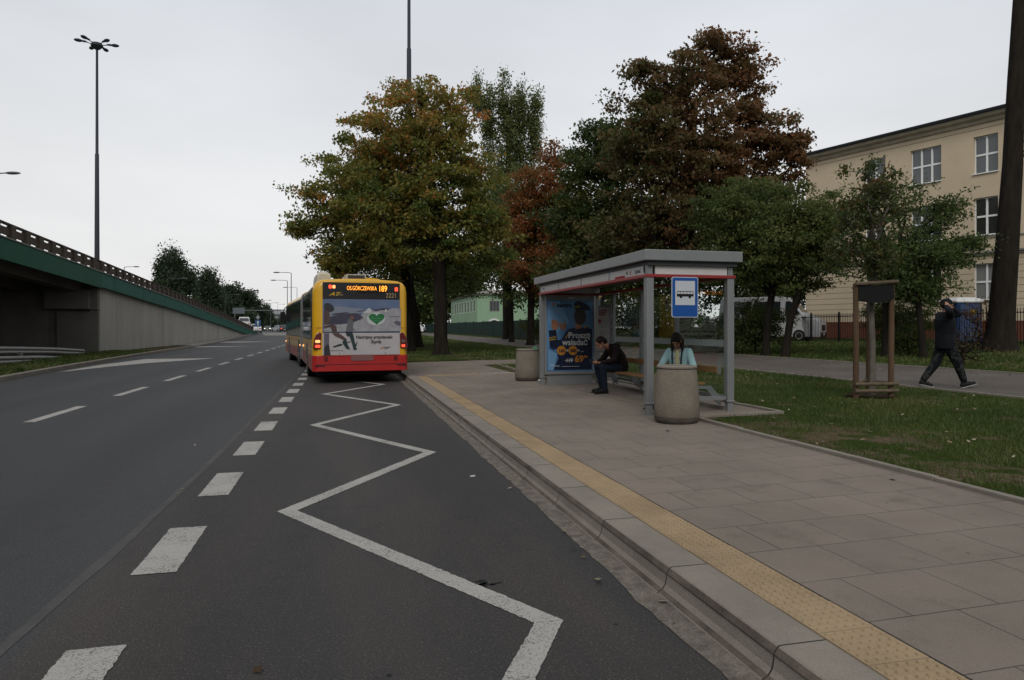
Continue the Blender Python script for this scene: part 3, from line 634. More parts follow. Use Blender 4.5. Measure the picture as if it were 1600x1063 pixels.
for (u, v, Z, arm, dr, lab, dbl, base) in (
    (-9, 273, 47, .8, 1, 'twin-armed lamp standing on the ramp at the very edge of the photo', True, 3.8),
    (194, 418, 112, 1.5, 1, 'small lamp whose arm shows just above the ramp railing right of the mast', False, 0),
    (262, 436, 118, 2.4, 1, 'pale lamp arm in front of the broad poplar', False, 0),
    (303, 458, 150, 2.4, 1, 'pale lamp arm in front of the narrower poplar', False, 0),
    (352, 461, 160, 2.4, 1, 'pale lamp arm in front of the dark tree clump', False, 0),
    (455, 427, 102, 1.7, -1, 'nearest and tallest lamp over the front of the bus', False, .5),
    (449, 439, 122, 2.0, -1, 'second lamp over the front of the bus, its arm just under the taller one', False, .6),
    (464, 450, 140, 1.9, -1, 'pale lamp with its arm half hidden by the bus roof', False, .7),
    (411, 470, 200, 1.5, 1, 'faint far lamp right of the dark tree clump', False, .7),
    (423, 474, 215, 1.5, 1, 'faint far lamp left of the far office block', False, .7),
    (434, 476, 235, 1.5, 1, 'faint far lamp rising in front of the far office block', False, .7)):
    x, y = px(u, Z); zt = 1.5 + (513-v)/1089*Z
    lamp(x, y, base, zt-base, arm, R(-104) if dr > 0 else R(76), lab, dbl, 1.0 if Z < 130 else .8)
# ------------------------------------------------------------------ cream building
M['cream'] = mat('cream_render', (.50,.41,.29), rough=.9, var=.07, vscale=.5, fine=.05, fscale=20)
M['creamdark'] = mat('cream_cornice', (.38,.335,.265), rough=.85, var=.22, vscale=1.6, stretch=(1,1,2))
M['cornice'] = mat('stone_cornice', (.20,.185,.16), rough=.85, var=.12, vscale=1)
M['plinth'] = mat('red_plinth', (.115,.042,.026), rough=.85, var=.15, vscale=1)
M['roofing'] = mat('dark_roof_sheet', (.028,.032,.036), rough=.5)
M['winwhite'] = mat('window_frame_white', (.70,.70,.69), rough=.45)
def wglass(name, col, rough=.06): 
    return mat(name, col, rough=rough, spec=.8)
M['wg_sky'] = wglass('window_glass', (.060,.068,.075)); M['wg_dark'] = wglass('dark_window_glass', (.022,.024,.022), .15); M['blind'] = mat('closed_blind', (.17,.175,.165), rough=.7)
GA = math.atan2(-22.3, 6.84)
cb = empty('school_building', (31.06, 41.8, .8), GA, 'three-storey cream building with white windows and a red plinth behind the fence', 'building')
Z0 = .8
wins = [(4.3, 5.65, 2, .0), (7.2, 8.97, 3, 0), (10.7, 11.93, 2, 0), (13.7, 14.9, 2, 0), (16.4, 17.7, 2, 0), (19.4, 20.7, 2, 0)]
rows = [(3.05, 5.06), (6.63, 8.70), (10.05, 12.11)]
LB = 24.0; EH = 13.0
# wall built from rectangles around the openings, front at y=0 (facing +y local = towards the road)
FACE = 1
def wallrects():
    xs = sorted(set([0, LB] + [a for w_ in wins for a in w_[:2]])); zs = [1.1] + [z - Z0 for r_ in rows for z in r_] + [EH - Z0 + .3]
    holes = [(w_[0], w_[1], r_[0]-Z0, r_[1]-Z0) for w_ in wins for r_ in rows]; out_ = []
    for x0, x1 in zip(xs[:-1], xs[1:]):
        z0 = zs[0]
        for z1 in zs[1:]:
            mid = ((x0+x1)/2, (z0+z1)/2)
            if not any(h[0] < mid[0] < h[1] and h[2] < mid[1] < h[3] for h in holes): out_.append((x0, x1, z0, z1))
            z0 = z1
    return out_
SG = -1  # local -y side faces the road (building lies on +y)
mb = MB()
for x0, x1, z0, z1 in wallrects(): mb.box(x0, x1, 0, .25, z0, z1)
mb.box(0, LB, .25, 12, -.5, EH-Z0+.3); mb.build('wall', M['cream'], cb)
mb = MB()
for k in range(9):
    z = 1.55 + k*.36
    xs = [0] + [a for w_ in wins for a in w_[:2]] + [LB]
    for i in range(0, len(xs), 2):
        mb.box(xs[i]+.02, xs[i+1]-.02, -.004, .01, z, z+.022)
mb.box(0.02, LB, -.004, .01, 12.5-Z0, 12.53-Z0); mb.build('wall_groove', mat('groove', (.10,.075,.05), rough=.9), cb)
mb = MB(); mb.box(-.03, LB, -.06, 12.03, -.5, 1.1); mb.build('plinth', M['plinth'], cb)
mb = MB(); mb.box(-.05, LB, -.10, .001, 5.50-Z0, 5.62-Z0); mb.box(-.08, LB, -.17, .002, 5.62-Z0, 5.72-Z0); mb.box(-.03, LB, -.05, .003, 6.44-Z0, 6.52-Z0)
mb.build('string_course', M['cornice'], cb)
mb = MB(); prof = [(0, 12.75-Z0), (-.10, 12.8-Z0), (-.18, 12.95-Z0), (-.40, 13.05-Z0), (-.48, 13.22-Z0), (0, 13.22-Z0)]
mb.loft([[(x, a, b) for a, b in prof] for x in (-.45, LB)]); mb.build('cornice', M['creamdark'], cb)
mb = MB(); mb.loft([[(x, -.62, 13.23-Z0), (x, -.66, 13.36-Z0), (x, .2, 13.62-Z0), (x, 6, 14.2-Z0), (x, 12.6, 13.23-Z0)] for x in (-.5, LB)]); mb.build('roof', M['roofing'], cb)
mb = MB(); mb.tube([(-.35, -.35, 13.2-Z0), (-.3, -.1, 12.9-Z0), (-.08, .3, 12.6-Z0), (-.08, .3, 0)], .05, 8); mb.build('downpipe', M['cornice'], cb)
for wi, (a, b, nc, _) in enumerate(wins):
    for ri, (z0, z1) in enumerate(rows):
        z0 -= Z0; z1 -= Z0; g = M['wg_dark'] if ri == 1 else (M['blind'] if (ri == 0 and wi >= 2) else (M['wg_sky'] if ri == 2 else M['wg_dark']))
        fr = MB(); t = .055
        fr.box(a, b, .15, .22, z0+.0, z0+t); fr.box(a, b, .15, .22, z1-t, z1); fr.box(a, a+t, .15, .22, z0+t, z1-t); fr.box(b-t, b, .15, .22, z0+t, z1-t)
        zm = z0 + (z1-z0)*.5
        for k in range(1, nc): xm = a + (b-a)*k/nc; fr.box(xm-.05, xm+.05, .145, .22, z0+t, z1-t)
        fr.box(a+t, b-t, .143, .21, zm-.05, zm+.05)
        f = fr.build('window', M['winwhite'], cb)
        p = MB(); p.box(a+t, b-t, .19, .195, z0+t, z1-t); p.build('pane', g, f)
        s_ = MB(); s_.box(a-.04, b+.04, -.09, .15, z0-.045, z0-.002); s_.build('sill', M['winwhite'] if ri else M['cornice'], f)
        if ri == 2: q = MB(); q.box(a+t+.02, b-t-.02, .24, .245, z0+(z1-z0)*.52, z1-t); q.build('roller_blind', M['blind'], f)
# ------------------------------------------------------------------ green building behind the green fence
M['mint'] = mat('mint_render', (.22,.32,.21), rough=.9, var=.06, vscale=.3)
gb = empty('green_villa', (20.9, 108.5, .9), 0, 'pale green two-storey building with narrow windows and an arched doorway behind the dark fence', 'building')
mb = MB(); mb.box(0, 13, 0, 27, -.8, 5.95); mb.build('wall', M['mint'], gb)
mb = MB(); mb.box(-.35, 13.3, -.35, 27.4, 5.95, 6.12); mb.loft([[(-.45+i, -.45+i, 6.125 + i*.25), (13.4-i, -.45+i, 6.125+i*.25), (13.4-i, 27.5-i, 6.125+i*.25), (-.45+i, 27.5-i, 6.125+i*.25)] for i in (0, 2.6)]); mb.build('roof', M['cornice'], gb)
for k in range(9):
    for (z0, z1) in ((3.2, 5.2), (-.2, 1.5)):
        mb = MB(); mb.box(-.03, .01, 1.6+k*2.75, 2.6+k*2.75, z0, z1); f = mb.build('window', M['winwhite'], gb)
        mb = MB(); mb.box(-.04, .0, 1.72+k*2.75, 2.48+k*2.75, z0+.1, z1-.1); mb.build('pane', M['wg_dark'], f)
mb = MB(); mb.box(2.0, 3.6, -.05, .01, 3.3, 5.0); f = mb.build('window', M['cornice'], gb)
mb = MB(); [mb.box(2.1+.5*k, 2.52+.5*k, -.07, 0, 3.4, 4.9) for k in range(3)]; mb.build('pane', M['wg_sky'], f)
def arch(cx, cz, r, n=14, leg=1.2): return [(cx+r, cz-leg)] + [(cx + r*math.cos(math.pi*k/n), cz + r*math.sin(math.pi*k/n)) for k in range(n+1)] + [(cx-r, cz-leg)]
mb = MB(); mb.prism(arch(2.75, 1.0, 1.15), -.08, .0); f = mb.build('doorway', M['white'], gb)
mb = MB(); mb.prism(arch(2.75, 1.0, .88), -.11, -.05); mb.build('door', M['wg_dark'], f)
ga = empty('arched_gate', (19.5, 62, .7), R(-8), 'white arched gate glimpsed between the reddish tree and the shelter', 'gate')
for s in (-1, 1):
    mb = MB(); mb.box(s*1.0-.1, s*1.0+.1, -.1, .1, -.3, 1.6); mb.build('post', M['white'], ga)
mb = MB(); mb.loft([[((1.1-dd)*math.cos(math.pi*k/12), yy, 1.6 + (1.1-dd)*math.sin(math.pi*k/12)) for dd, yy in ((0,-.1),(.2,-.1),(.2,.1),(0,.1))] for k in range(13)]); mb.build('arch', M['white'], ga)
# fences
M['fencegreen'] = mat('dark_green_fence', (.012,.028,.022), rough=.7, var=.25, vscale=2)
gf = empty('board_fence', (17.1, 60, 0), 0, 'long dark green board fence beside the park path, in front of the green building', 'fence')
for k in range(15):
    y0 = -6 + k*6.2; mb = MB()
    for j in range(41):
        yy = y0 + j*.15; z = float(gz(17.1, 60+yy)); mb.box(-.015 + .006*(j % 2), .015 + .006*(j % 2), yy, yy+.144, z+.03, z+1.78 + .02*math.sin(k*2.1))
    mb.build('fence_panel', M['fencegreen'], gf)
    mb = MB(); z = float(gz(17.1, 60+y0)); mb.box(-.05, .05, y0-.07, y0-.005, z-.1, z+1.9); mb.build('post', M['fencegreen'], gf)
rf = empty('iron_railing', (25.0, 20, 0), 0, 'black iron railing with thin upright bars in front of the cream building', 'fence')
for k in range(-3, 19):
    y0 = k*2.2; z = float(gz(25, 20+y0)) + .02; mb = MB()
    mb.box(-.02, .02, y0, y0+2.14, z+.14, z+.18); mb.box(-.02, .02, y0, y0+2.14, z+1.30, z+1.34)
    for j in range(17):
        yy = y0 + .06 + j*.125; mb.box(-.009, .009, yy-.009, yy+.009, z+.04, z+1.48)
    mb.build('railing_panel', M['black'], rf, fix=False)
    mb = MB(); mb.box(-.035, .035, y0-.06, y0-.002, z-.1, z+1.56); mb.build('post', M['black'], rf)
# ------------------------------------------------------------------ trees
def tree(name, label, cat, group, base, trunk, r0, lobes, natt, nleaf, lsize, lm, bm, sig=.5, tint=(.5, .2), flat_=.7, droop=0.0, shell=.45, tfun=None, seed=1, tip=.012, nsides=5, up=.15, loc0=None):
    g = np.random.default_rng(seed); natt = int(natt*2.3); nleaf = int(nleaf*1.15); lsize *= .84; sig *= .66
    root = empty(name, base, 0, label, cat, group); B = np.array(base, float)
    nodes = [np.array(p, float) for p in trunk]; par = [-1] + list(range(len(trunk)-1)); plen = [0.0]
    for i in range(1, len(nodes)): plen.append(plen[-1] + np.linalg.norm(nodes[i]-nodes[i-1]))
    W = np.array([l[6] if len(l) > 6 else l[3]*l[4]*l[5] for l in lobes], float); W /= W.sum()
    att = []
    for _ in range(natt):
        l = lobes[g.choice(len(lobes), p=W)]; d = g.normal(size=3); d /= np.linalg.norm(d); rr = g.random()**shell*(1 + .16*g.normal())
        att.append(np.array(l[:3]) + d*rr*np.array(l[3:6]))
    att.sort(key=lambda p: min(np.linalg.norm(p-q) for q in nodes[1:]))
    ends = []; start = 1 if len(nodes) > 1 else 0
    NA = np.array(nodes); PL = np.array(plen)
    for p in att:
        d = np.linalg.norm(NA - p, axis=1); cost = d + .28*PL + np.where(NA[:,2] > p[2] + .3, .6*(NA[:,2]-p[2]), 0); cost[:start] += 50
        j = int(np.argmin(cost)); q = NA[j]; L = d[j]; n = max(1, int(L/.75)); last = j; newN = []; newP = []; pl = PL[j]
        for k in range(1, n+1):
            t = k/n; pt = q + (p-q)*t; 
            if k < n: pt = pt + g.normal(0, .07*L**.5, 3) + np.array([0,0,up*L*math.sin(math.pi*t)*.5])
            newN.append(pt); pl += L/n; newP.append(pl); par.append(last); last = len(NA) + len(newN) - 1
        NA = np.vstack([NA] + [x[None] for x in newN]); PL = np.append(PL, newP); ends.append(last)
    N = len(NA); cnt = np.zeros(N); 
    for e_ in ends: cnt[e_] += 1
    for i in range(N-1, 0, -1):
        if par[i] >= 0: cnt[par[i]] += cnt[i]
    rad = tip*np.maximum(cnt, 1)**.5; k0 = r0/rad[0]
    rad = np.where(cnt > natt*.25, rad*min(k0, 1e9)**.8 if k0 < 1 else rad, rad); rad = np.minimum(rad, r0)
    nt = len(trunk); 
    for i in range(nt): rad[i] = max(rad[i], r0*(1 - .62*i/max(1, nt-1)))
    # flare at foot
    # vertices: one ring per node pair
    P0 = NA[np.maximum(par, 0)]; segs = [i for i in range(1, N)]
    V = []; F = []; ns = nsides
    for i in segs:
        a = NA[par[i]] - B; b = NA[i] - B; d = b - a; L = np.linalg.norm(d)
        if L < 1e-4: continue
        d = d/L; h = np.array([1.,0,0]) if abs(d[0]) < .8 else np.array([0,1.,0]); u = np.cross(d, h); u /= np.linalg.norm(u); v = np.cross(d, u)
        nn = 12 if i < nt else ns; ra = rad[par[i]] if i < nt else min(rad[par[i]], rad[i]*1.25); rb = rad[i]; base_i = len(V)
        for (c, r_) in ((a, ra), (b + d*rb*.3, rb)):
            for k in range(nn):
                th = 2*math.pi*k/nn; V.append(c + (u*math.cos(th) + v*math.sin(th))*r_)
        for k in range(nn): F.append((base_i+k, base_i+(k+1) % nn, base_i+nn+(k+1) % nn, base_i+nn+k))
    # flare
    a = NA[0]-B; nn = 14; bi = len(V)
    for (z, r_) in ((-.15, r0*1.55), (.0, r0*1.42), (.25, r0*1.16), (.7, r0*1.0)):
        for k in range(nn):
            th = 2*math.pi*k/nn; rr = r_*(1+.10*math.sin(3*th+seed)*(1 if z < .3 else .3)); V.append(np.array([a[0]+rr*math.cos(th) + (NA[1][0]-NA[0][0])*z/max(.5, NA[1][2]-NA[0][2]), a[1]+rr*math.sin(th) + (NA[1][1]-NA[0][1])*z/max(.5, NA[1][2]-NA[0][2]), a[2]+z]))
    for q in range(3):
        for k in range(nn): F.append((bi+q*nn+k, bi+q*nn+(k+1) % nn, bi+(q+1)*nn+(k+1) % nn, bi+(q+1)*nn+k))
    npmesh('trunk', V, F, bm, root, smooth=True)
    # leaves
    cen = []
    for e_ in ends: cen.append(NA[e_]); 
    extra = [i for i in range(nt, N) if cnt[i] <= 3]
    for i in extra:
        if g.random() < .5: cen.append(NA[i])
    cen = np.array(cen); nc = len(cen); idx = g.integers(0, nc, nleaf); cw = g.normal(tint[0], tint[1], nc)
    csz = sig*g.uniform(.6, 1.35, nc)
    off = np.clip(g.normal(size=(nleaf, 3)), -1.7, 1.7)*csz[idx][:, None]; off[:,2] *= flat_; off[:,2] -= droop*np.hypot(off[:,0], off[:,1])
    C = cen[idx] + off
    T = np.clip(cw[idx] + g.normal(0, .10, nleaf), 0, 1)
    if tfun is not None: T = np.clip(T + tfun(C), 0, 1)
    s = lsize*g.uniform(.6, 1.3, nleaf)[:, None]
    a = g.normal(size=(nleaf, 3)); a[:,2] -= .35; a /= np.linalg.norm(a, axis=1)[:, None]
    nrm = g.normal(size=(nleaf, 3)); nrm[:,2] += .7; b = np.cross(nrm, a); b /= (np.linalg.norm(b, axis=1)[:, None]+1e-6); f = np.cross(a, b)
    C = C - B; Vl = np.empty((nleaf, 4, 3))
    Vl[:,0] = C - a*s*.5; Vl[:,1] = C + b*s*.30 + f*s*.08 + a*s*.06; Vl[:,2] = C + a*s*.55; Vl[:,3] = C - b*s*.30 + f*s*.08 + a*s*.06
    npmesh('crown', Vl.reshape(-1, 3), np.arange(nleaf*4).reshape(nleaf, 4), lm, root, tint=np.repeat(T, 4))
    return root
LM = {}
LM['oak'] = leaf_mat('oak_leaves', (.072,.108,.024), (.19,.175,.036), (.42,.155,.038))
LM['green'] = leaf_mat('green_leaves', (.040,.066,.018), (.078,.108,.030), (.15,.155,.042))
LM['dark'] = leaf_mat('dark_green_leaves', (.026,.048,.014), (.054,.078,.020), (.11,.10,.026))
LM['chest'] = leaf_mat('chestnut_leaves', (.048,.070,.018), (.108,.078,.030), (.20,.090,.040))
LM['red'] = leaf_mat('reddish_leaves', (.050,.075,.018), (.16,.080,.024), (.28,.085,.028))
LM['poplar'] = leaf_mat('poplar_leaves', (.065,.090,.028), (.13,.150,.048), (.22,.175,.060))
LM['far'] = leaf_mat('far_leaves', (.030,.050,.026), (.048,.070,.036), (.065,.085,.042))
BK = M['bark']
GRP = 'trees of the roadside park'
def P3(u, v, Z): return px(u, Z, v)
def lobe(u, v, Z, ru, rv, rd=None, wgt=None):
    """crown lobe: centre seen at photo pixel u, v at depth Z; half sizes in pixels there"""
    x, y, z = P3(u, v, Z); a = ru*Z/1089*1.08; b = rv*Z/1089*1.08; l = (x, y, z, a, rd or a, b)
    return l if wgt is None else l + (wgt,)
def trunkpts(base, *uvz):
    return [base] + [P3(*t) for t in uvz]
def gb3(u, v, Z):
    x, y = px(u, Z); return (x, y, float(gz(x, y)) if x > 4.9 else .165 + float(zr(y)))
# roadside oak (nearest trunk)
b = gb3(689, 553, 34)
tree('oak_tree', 'roadside oak with the thick straight trunk nearest the platform, top leaves turning orange', 'tree', GRP, b,
     trunkpts(b, (688, 470, 34), (686, 400, 34.2), (680, 330, 34.4), (672, 270, 34.6), (662, 200, 35), (655, 150, 35)), .33,
     [lobe(640, 215, 35, 95, 48), lobe(650, 145, 35, 60, 26), lobe(705, 170, 35, 42, 38), lobe(590, 255, 35, 75, 38), lobe(700, 270, 35, 85, 65), lobe(640, 330, 35, 110, 60), lobe(700, 385, 35, 95, 45), lobe(752, 350, 35, 42, 50), lobe(735, 160, 36, 22, 26), lobe(575, 190, 35, 45, 20)],
     330, 46000, .22, LM['oak'], BK, flat_=.42, sig=.50, tint=(.34, .2), seed=3, tfun=lambda C: (C[:,2]-8)*.045)
b = gb3(641, 548, 39)
tree('oak_tree', 'roadside oak directly beyond the bus, its low limbs reaching out over the road', 'tree', GRP, b,
     trunkpts(b, (640, 480, 39), (632, 420, 38.8), (605, 370, 38.5), (570, 345, 38)), .30,
     [lobe(540, 320, 38, 78, 34), lobe(500, 345, 38, 42, 28), lobe(485, 300, 38, 28, 14), lobe(550, 270, 38, 55, 26), lobe(600, 380, 38, 80, 42), lobe(520, 385, 38, 24, 32), lobe(590, 320, 39, 70, 60), lobe(530, 415, 38, 30, 18, None, 3), lobe(468, 360, 38, 14, 16, None, 2)],
     230, 27000, .22, LM['oak'], BK, flat_=.42, sig=.50, tint=(.36, .22), seed=5)
b = gb3(653, 540, 47)
tree('oak_tree', 'leaning roadside tree between the bus and the thick-trunked oak', 'tree', GRP, b,
     trunkpts(b, (648, 490, 47), (640, 440, 47), (630, 380, 47)), .34,
     [lobe(610, 400, 47, 90, 45), lobe(680, 420, 48, 80, 35), lobe(560, 420, 47, 50, 25)], 130, 14000, .24, LM['dark'], BK, sig=.6, seed=6)
# poplar
b = gb3(792, 530, 66)
tree('poplar_tree', 'slender airy poplar rising behind the oak', 'tree', GRP, b,
     trunkpts(b, (790, 430, 66), (792, 330, 66), (795, 220, 66), (797, 170, 66)), .38,
     [lobe(788, 178, 66, 12, 52, 1.5, 7), lobe(812, 182, 66, 12, 52, 1.5, 7), lobe(764, 190, 66, 11, 58, 1.5, 6), lobe(836, 200, 66, 10, 58, 1.5, 5), lobe(800, 250, 66, 40, 60, None, 12), lobe(785, 300, 66, 42, 50, None, 8), lobe(745, 150, 66, 8, 36, 1.2, 3)],
     300, 25000, .26, LM['poplar'], BK, sig=.42, tint=(.35, .2), flat_=1.5, seed=8, up=.0)
# reddish trees
b = gb3(829, 536, 47)
tree('maple_tree', 'reddish-brown tree left of the shelter', 'tree', GRP, b,
     trunkpts(b, (830, 460, 47), (835, 380, 47), (845, 310, 47)), .24,
     [lobe(860, 300, 47, 45, 60), lobe(830, 370, 47, 48, 60), lobe(870, 265, 47, 28, 30), lobe(850, 430, 46, 55, 35), lobe(815, 320, 47, 35, 40), lobe(900, 360, 47, 40, 60)],
     210, 26000, .24, LM['red'], BK, flat_=.55, sig=.50, tint=(.62, .2), seed=11)
b = gb3(800, 525, 56)
tree('maple_tree', 'green tree half hidden between the oak and the reddish tree', 'tree', GRP, b,
     trunkpts(b, (798, 470, 56), (792, 400, 56)), .2,
     [lobe(790, 360, 56, 50, 60), lobe(765, 330, 56, 42, 55), lobe(800, 430, 56, 55, 38), lobe(760, 420, 55, 50, 30), lobe(815, 300, 56, 35, 35)], 140, 17000, .26, LM['green'], BK, sig=.6, tint=(.45, .25), seed=12)
# dark tree and big brown chestnut
b = gb3(935, 545, 38)
tree('chestnut_tree', 'dark green tree between the reddish tree and the big brown chestnut', 'tree', GRP, b,
     trunkpts(b, (935, 470, 38), (938, 390, 38), (945, 300, 38)), .32,
     [lobe(950, 250, 38, 55, 55), lobe(915, 270, 38, 30, 40), lobe(905, 350, 38, 50, 60), lobe(960, 360, 38, 60, 60), lobe(900, 430, 37, 60, 35), lobe(930, 210, 38, 22, 20)],
     230, 32000, .24, LM['dark'], BK, sig=.48, tint=(.5, .25), seed=14)
b = gb3(1066, 556, 32)
tree('chestnut_tree', 'biggest tree, a tall horse chestnut with withered brown leaves behind the shelter', 'tree', GRP, b,
     trunkpts(b, (1068, 470, 32), (1070, 400, 32), (1072, 320, 32), (1080, 240, 32), (1085, 160, 32)), .42,
     [lobe(1095, 120, 32, 75, 42), lobe(1040, 150, 32, 62, 45), lobe(1070, 215, 32, 100, 70), lobe(1000, 250, 32, 55, 70), lobe(1100, 300, 32, 95, 80), lobe(1185, 215, 32, 58, 40, None, 7), lobe(1222, 250, 32, 34, 34, None, 4), lobe(1238, 222, 32, 22, 14, None, 2), lobe(1200, 300, 32, 36, 36, None, 4), lobe(1150, 330, 32, 70, 60), lobe(1010, 360, 32, 85, 60), lobe(1160, 105, 32, 30, 30, None, 3), lobe(1010, 105, 32, 20, 12, None, 1.5), lobe(1120, 75, 32, 40, 18, None, 2), lobe(1170, 165, 32, 38, 26, None, 4)],
     420, 56000, .23, LM['chest'], BK, flat_=.5, sig=.42, tint=(.55, .16), seed=16, tfun=lambda C: np.clip(((C[:,0]-14.5)*.10), -.45, .2))
# green locusts right of the shelter
for (u, Z, lab, lobes, sd, lean) in (
    (1196, 26.5, 'bushy green tree next to the right end of the shelter, hiding the white van', [lobe(1150, 330, 27, 62, 48), lobe(1105, 350, 27, 32, 40), lobe(1180, 300, 27, 42, 24), lobe(1190, 380, 27, 70, 55), lobe(1120, 410, 27, 42, 45), lobe(1165, 430, 27, 55, 22)], 21, 10),
    (1226, 25.5, 'brighter green leaning tree in front of the corner of the cream building', [lobe(1250, 345, 25.5, 66, 38), lobe(1290, 330, 25.5, 32, 34), lobe(1225, 385, 25.5, 60, 45), lobe(1275, 400, 25.5, 50, 45), lobe(1240, 440, 25.5, 45, 18), lobe(1235, 300, 25.5, 28, 14)], 22, 22)):
    b = gb3(u, 550, Z)
    tree('locust_tree', lab, 'tree', GRP, b, trunkpts(b, (u+lean*.4, 500, Z), (u+lean, 460, Z), (u+lean*1.2, 410, Z)), .13, lobes, 190, 28000, .12, LM['green'], BK, flat_=.38, sig=.36, tint=(.45 + .2*(sd-21), .2), seed=sd, tip=.008)
# tree in front of the cream building
b = gb3(1385, 566, 23.5)
tree('hawthorn_tree', 'loose many-branched green tree in front of the cream building, leaning over the walking person', 'tree', GRP, b,
     trunkpts(b, (1384, 500, 23.5), (1388, 440, 23.5), (1392, 380, 23.5)), .12,
     [lobe(1420, 320, 23.5, 66, 42), lobe(1350, 340, 23.5, 45, 55), lobe(1440, 375, 23.5, 66, 48), lobe(1375, 410, 23.5, 60, 45), lobe(1310, 390, 23.5, 38, 50), lobe(1480, 400, 23.5, 45, 22, None, 3), lobe(1510, 380, 23.5, 25, 10, None, 1), lobe(1420, 450, 23.5, 50, 25, None, 4), lobe(1480, 330, 23.5, 24, 24, None, 2)],
     230, 11000, .125, LM['green'], BK, flat_=.4, sig=.34, tint=(.30, .22), seed=24, tip=.008)
b = gb3(1443, 560, 22.5)
tree('hawthorn_tree', 'thin leaning tree whose stem shows just left of the walking person', 'tree', GRP, b,
     trunkpts(b, (1440, 520, 22.5), (1434, 470, 22.5), (1425, 420, 22.5)), .10,
     [lobe(1430, 400, 22.5, 50, 45), lobe(1450, 450, 22.5, 40, 30), lobe(1400, 440, 22.5, 34, 30)], 90, 6500, .12, LM['green'], BK, sig=.28, tint=(.3, .2), seed=25, tip=.008)
# big trunk at the right edge
b = (*px(1562, 24.3), float(gz(*px(1562, 24.3))))
tree('park_tree', 'massive dark trunk at the right-hand edge of the photo', 'tree', GRP, b,
     trunkpts(b, (1566, 480, 24.3), (1574, 380, 24.3), (1582, 260, 24.3), (1588, 120, 24.3), (1594, 0, 24.3), (1600, -90, 24.3)), .45,
     [lobe(1660, -190, 24.3, 130, 90), lobe(1740, -120, 24.3, 80, 60), lobe(1630, -250, 24.3, 100, 60), lobe(1660, 190, 24.3, 40, 30, None, .5)], 130, 15000, .2, LM['green'], BK, sig=.5, seed=27)
# unseen trees added behind the camera for dark glass reflections, then background masses
for i, (x, y, h) in enumerate(((14, -13, 6.4), (18.5, -15, 6.8), (23, -13, 7), (9, -24, 8), (-16, -30, 11))):
    b = (x, y, .2)
    tree('park_tree', ['low tree standing behind the camera nearest the path', 'low tree behind the camera in the park', 'tree behind the camera by the railing', 'tree far behind the camera by the kerb', 'tree behind the camera across the road'][i], 'tree', 'trees behind the camera', b, [b, (x, y, 2), (x, y, h*.6)], .25, [(x, y, h*.52, h*.45, h*.40, h*.50)], 60, 9000, .4, LM['green'], BK, sig=.9, seed=120+i)
BG = 'trees beyond the fences'
for i, (u, Z, ub, lobes, lab, lm) in enumerate((
    (1150, 60, 1150, [lobe(1150, 400, 60, 90, 75), lobe(1080, 430, 60, 70, 60)], 'dark tree far behind the white van', 'dark'),
    (1010, 62, 1010, [lobe(1010, 410, 62, 90, 75), lobe(950, 440, 62, 70, 50)], 'dark tree seen through the shelter glass', 'dark'),
    (880, 70, 880, [lobe(880, 420, 70, 80, 70), lobe(900, 460, 70, 70, 35)], 'dark tree behind the poster end of the shelter', 'dark'),
    (735, 150, 735, [lobe(735, 460, 150, 30, 38), lobe(680, 455, 150, 50, 45)], 'dark tree beyond the green building', 'green'),
    (640, 165, 640, [lobe(600, 470, 165, 60, 36), lobe(650, 465, 165, 45, 42)], 'green tree beyond the end of the board fence', 'green'),
    (1210, 52, 1215, [lobe(1215, 430, 52, 48, 60)], 'dark tree left of the corner of the cream building', 'dark'))):
    b = gb3(u, 530, Z)
    tree('background_tree', lab, 'tree', BG, b, trunkpts(b, (u, 500, Z), (u, 450, Z)), .3, lobes, 90, 12000, .42*Z/65, LM[lm], BK, sig=1.0*Z/65, seed=40+i)
def bush(name, label, u, v, Z, ru, rv, n, ls, lm, seed, sig=.3, natt=50, ntr=.035, grp='bushes of the park'):
    x, y = px(u, Z); b = (x, y, float(gz(x, y))); l = lobe(u, v, Z, ru, rv); l2 = (l[0], l[1], max(l[2], b[2]+l[5]*.7), *l[3:])
    return tree(name, label, 'bush', grp, b, [b, (b[0]+.02, b[1], b[2]+.3)], ntr, [l2], natt, n, ls, lm, BK, sig=sig, seed=seed, tip=.006, up=.02)
bush('bush', 'dark bush at the foot of the bushy tree, in front of the white van', 1180, 510, 28, 46, 36, 10000, .10, LM['dark'], 51)
bush('bush', 'low dark bush beside the right rear post of the shelter', 1120, 520, 30, 45, 28, 9000, .10, LM['dark'], 52)
bush('bush', 'dark bush against the iron railing behind the walking person', 1400, 500, 27, 50, 34, 9000, .09, LM['dark'], 53, sig=.25)
bush('bush', 'small dark bush at the foot of the thin leaning tree', 1420, 535, 24, 28, 26, 3500, .08, LM['dark'], 57, sig=.2)
bush('bush', 'bare twiggy shrub on the grass left of the massive trunk', 1505, 548, 19, 38, 40, 350, .05, LM['chest'], 54, sig=.12, natt=70, ntr=.03)
bush('bush', 'red-leaved shrub growing by the railing beside the massive trunk', 1528, 500, 25, 24, 34, 900, .07, LM['red'], 55, sig=.2, natt=50)
bush('bush', 'dark hedge-like bush seen through the shelter glass', 1000, 500, 46, 80, 30, 12000, .16, LM['dark'], 58, sig=.5)
bush('bush', 'dark bush at the board fence left of the shelter', 860, 515, 50, 40, 22, 6000, .16, LM['dark'], 59, sig=.4)
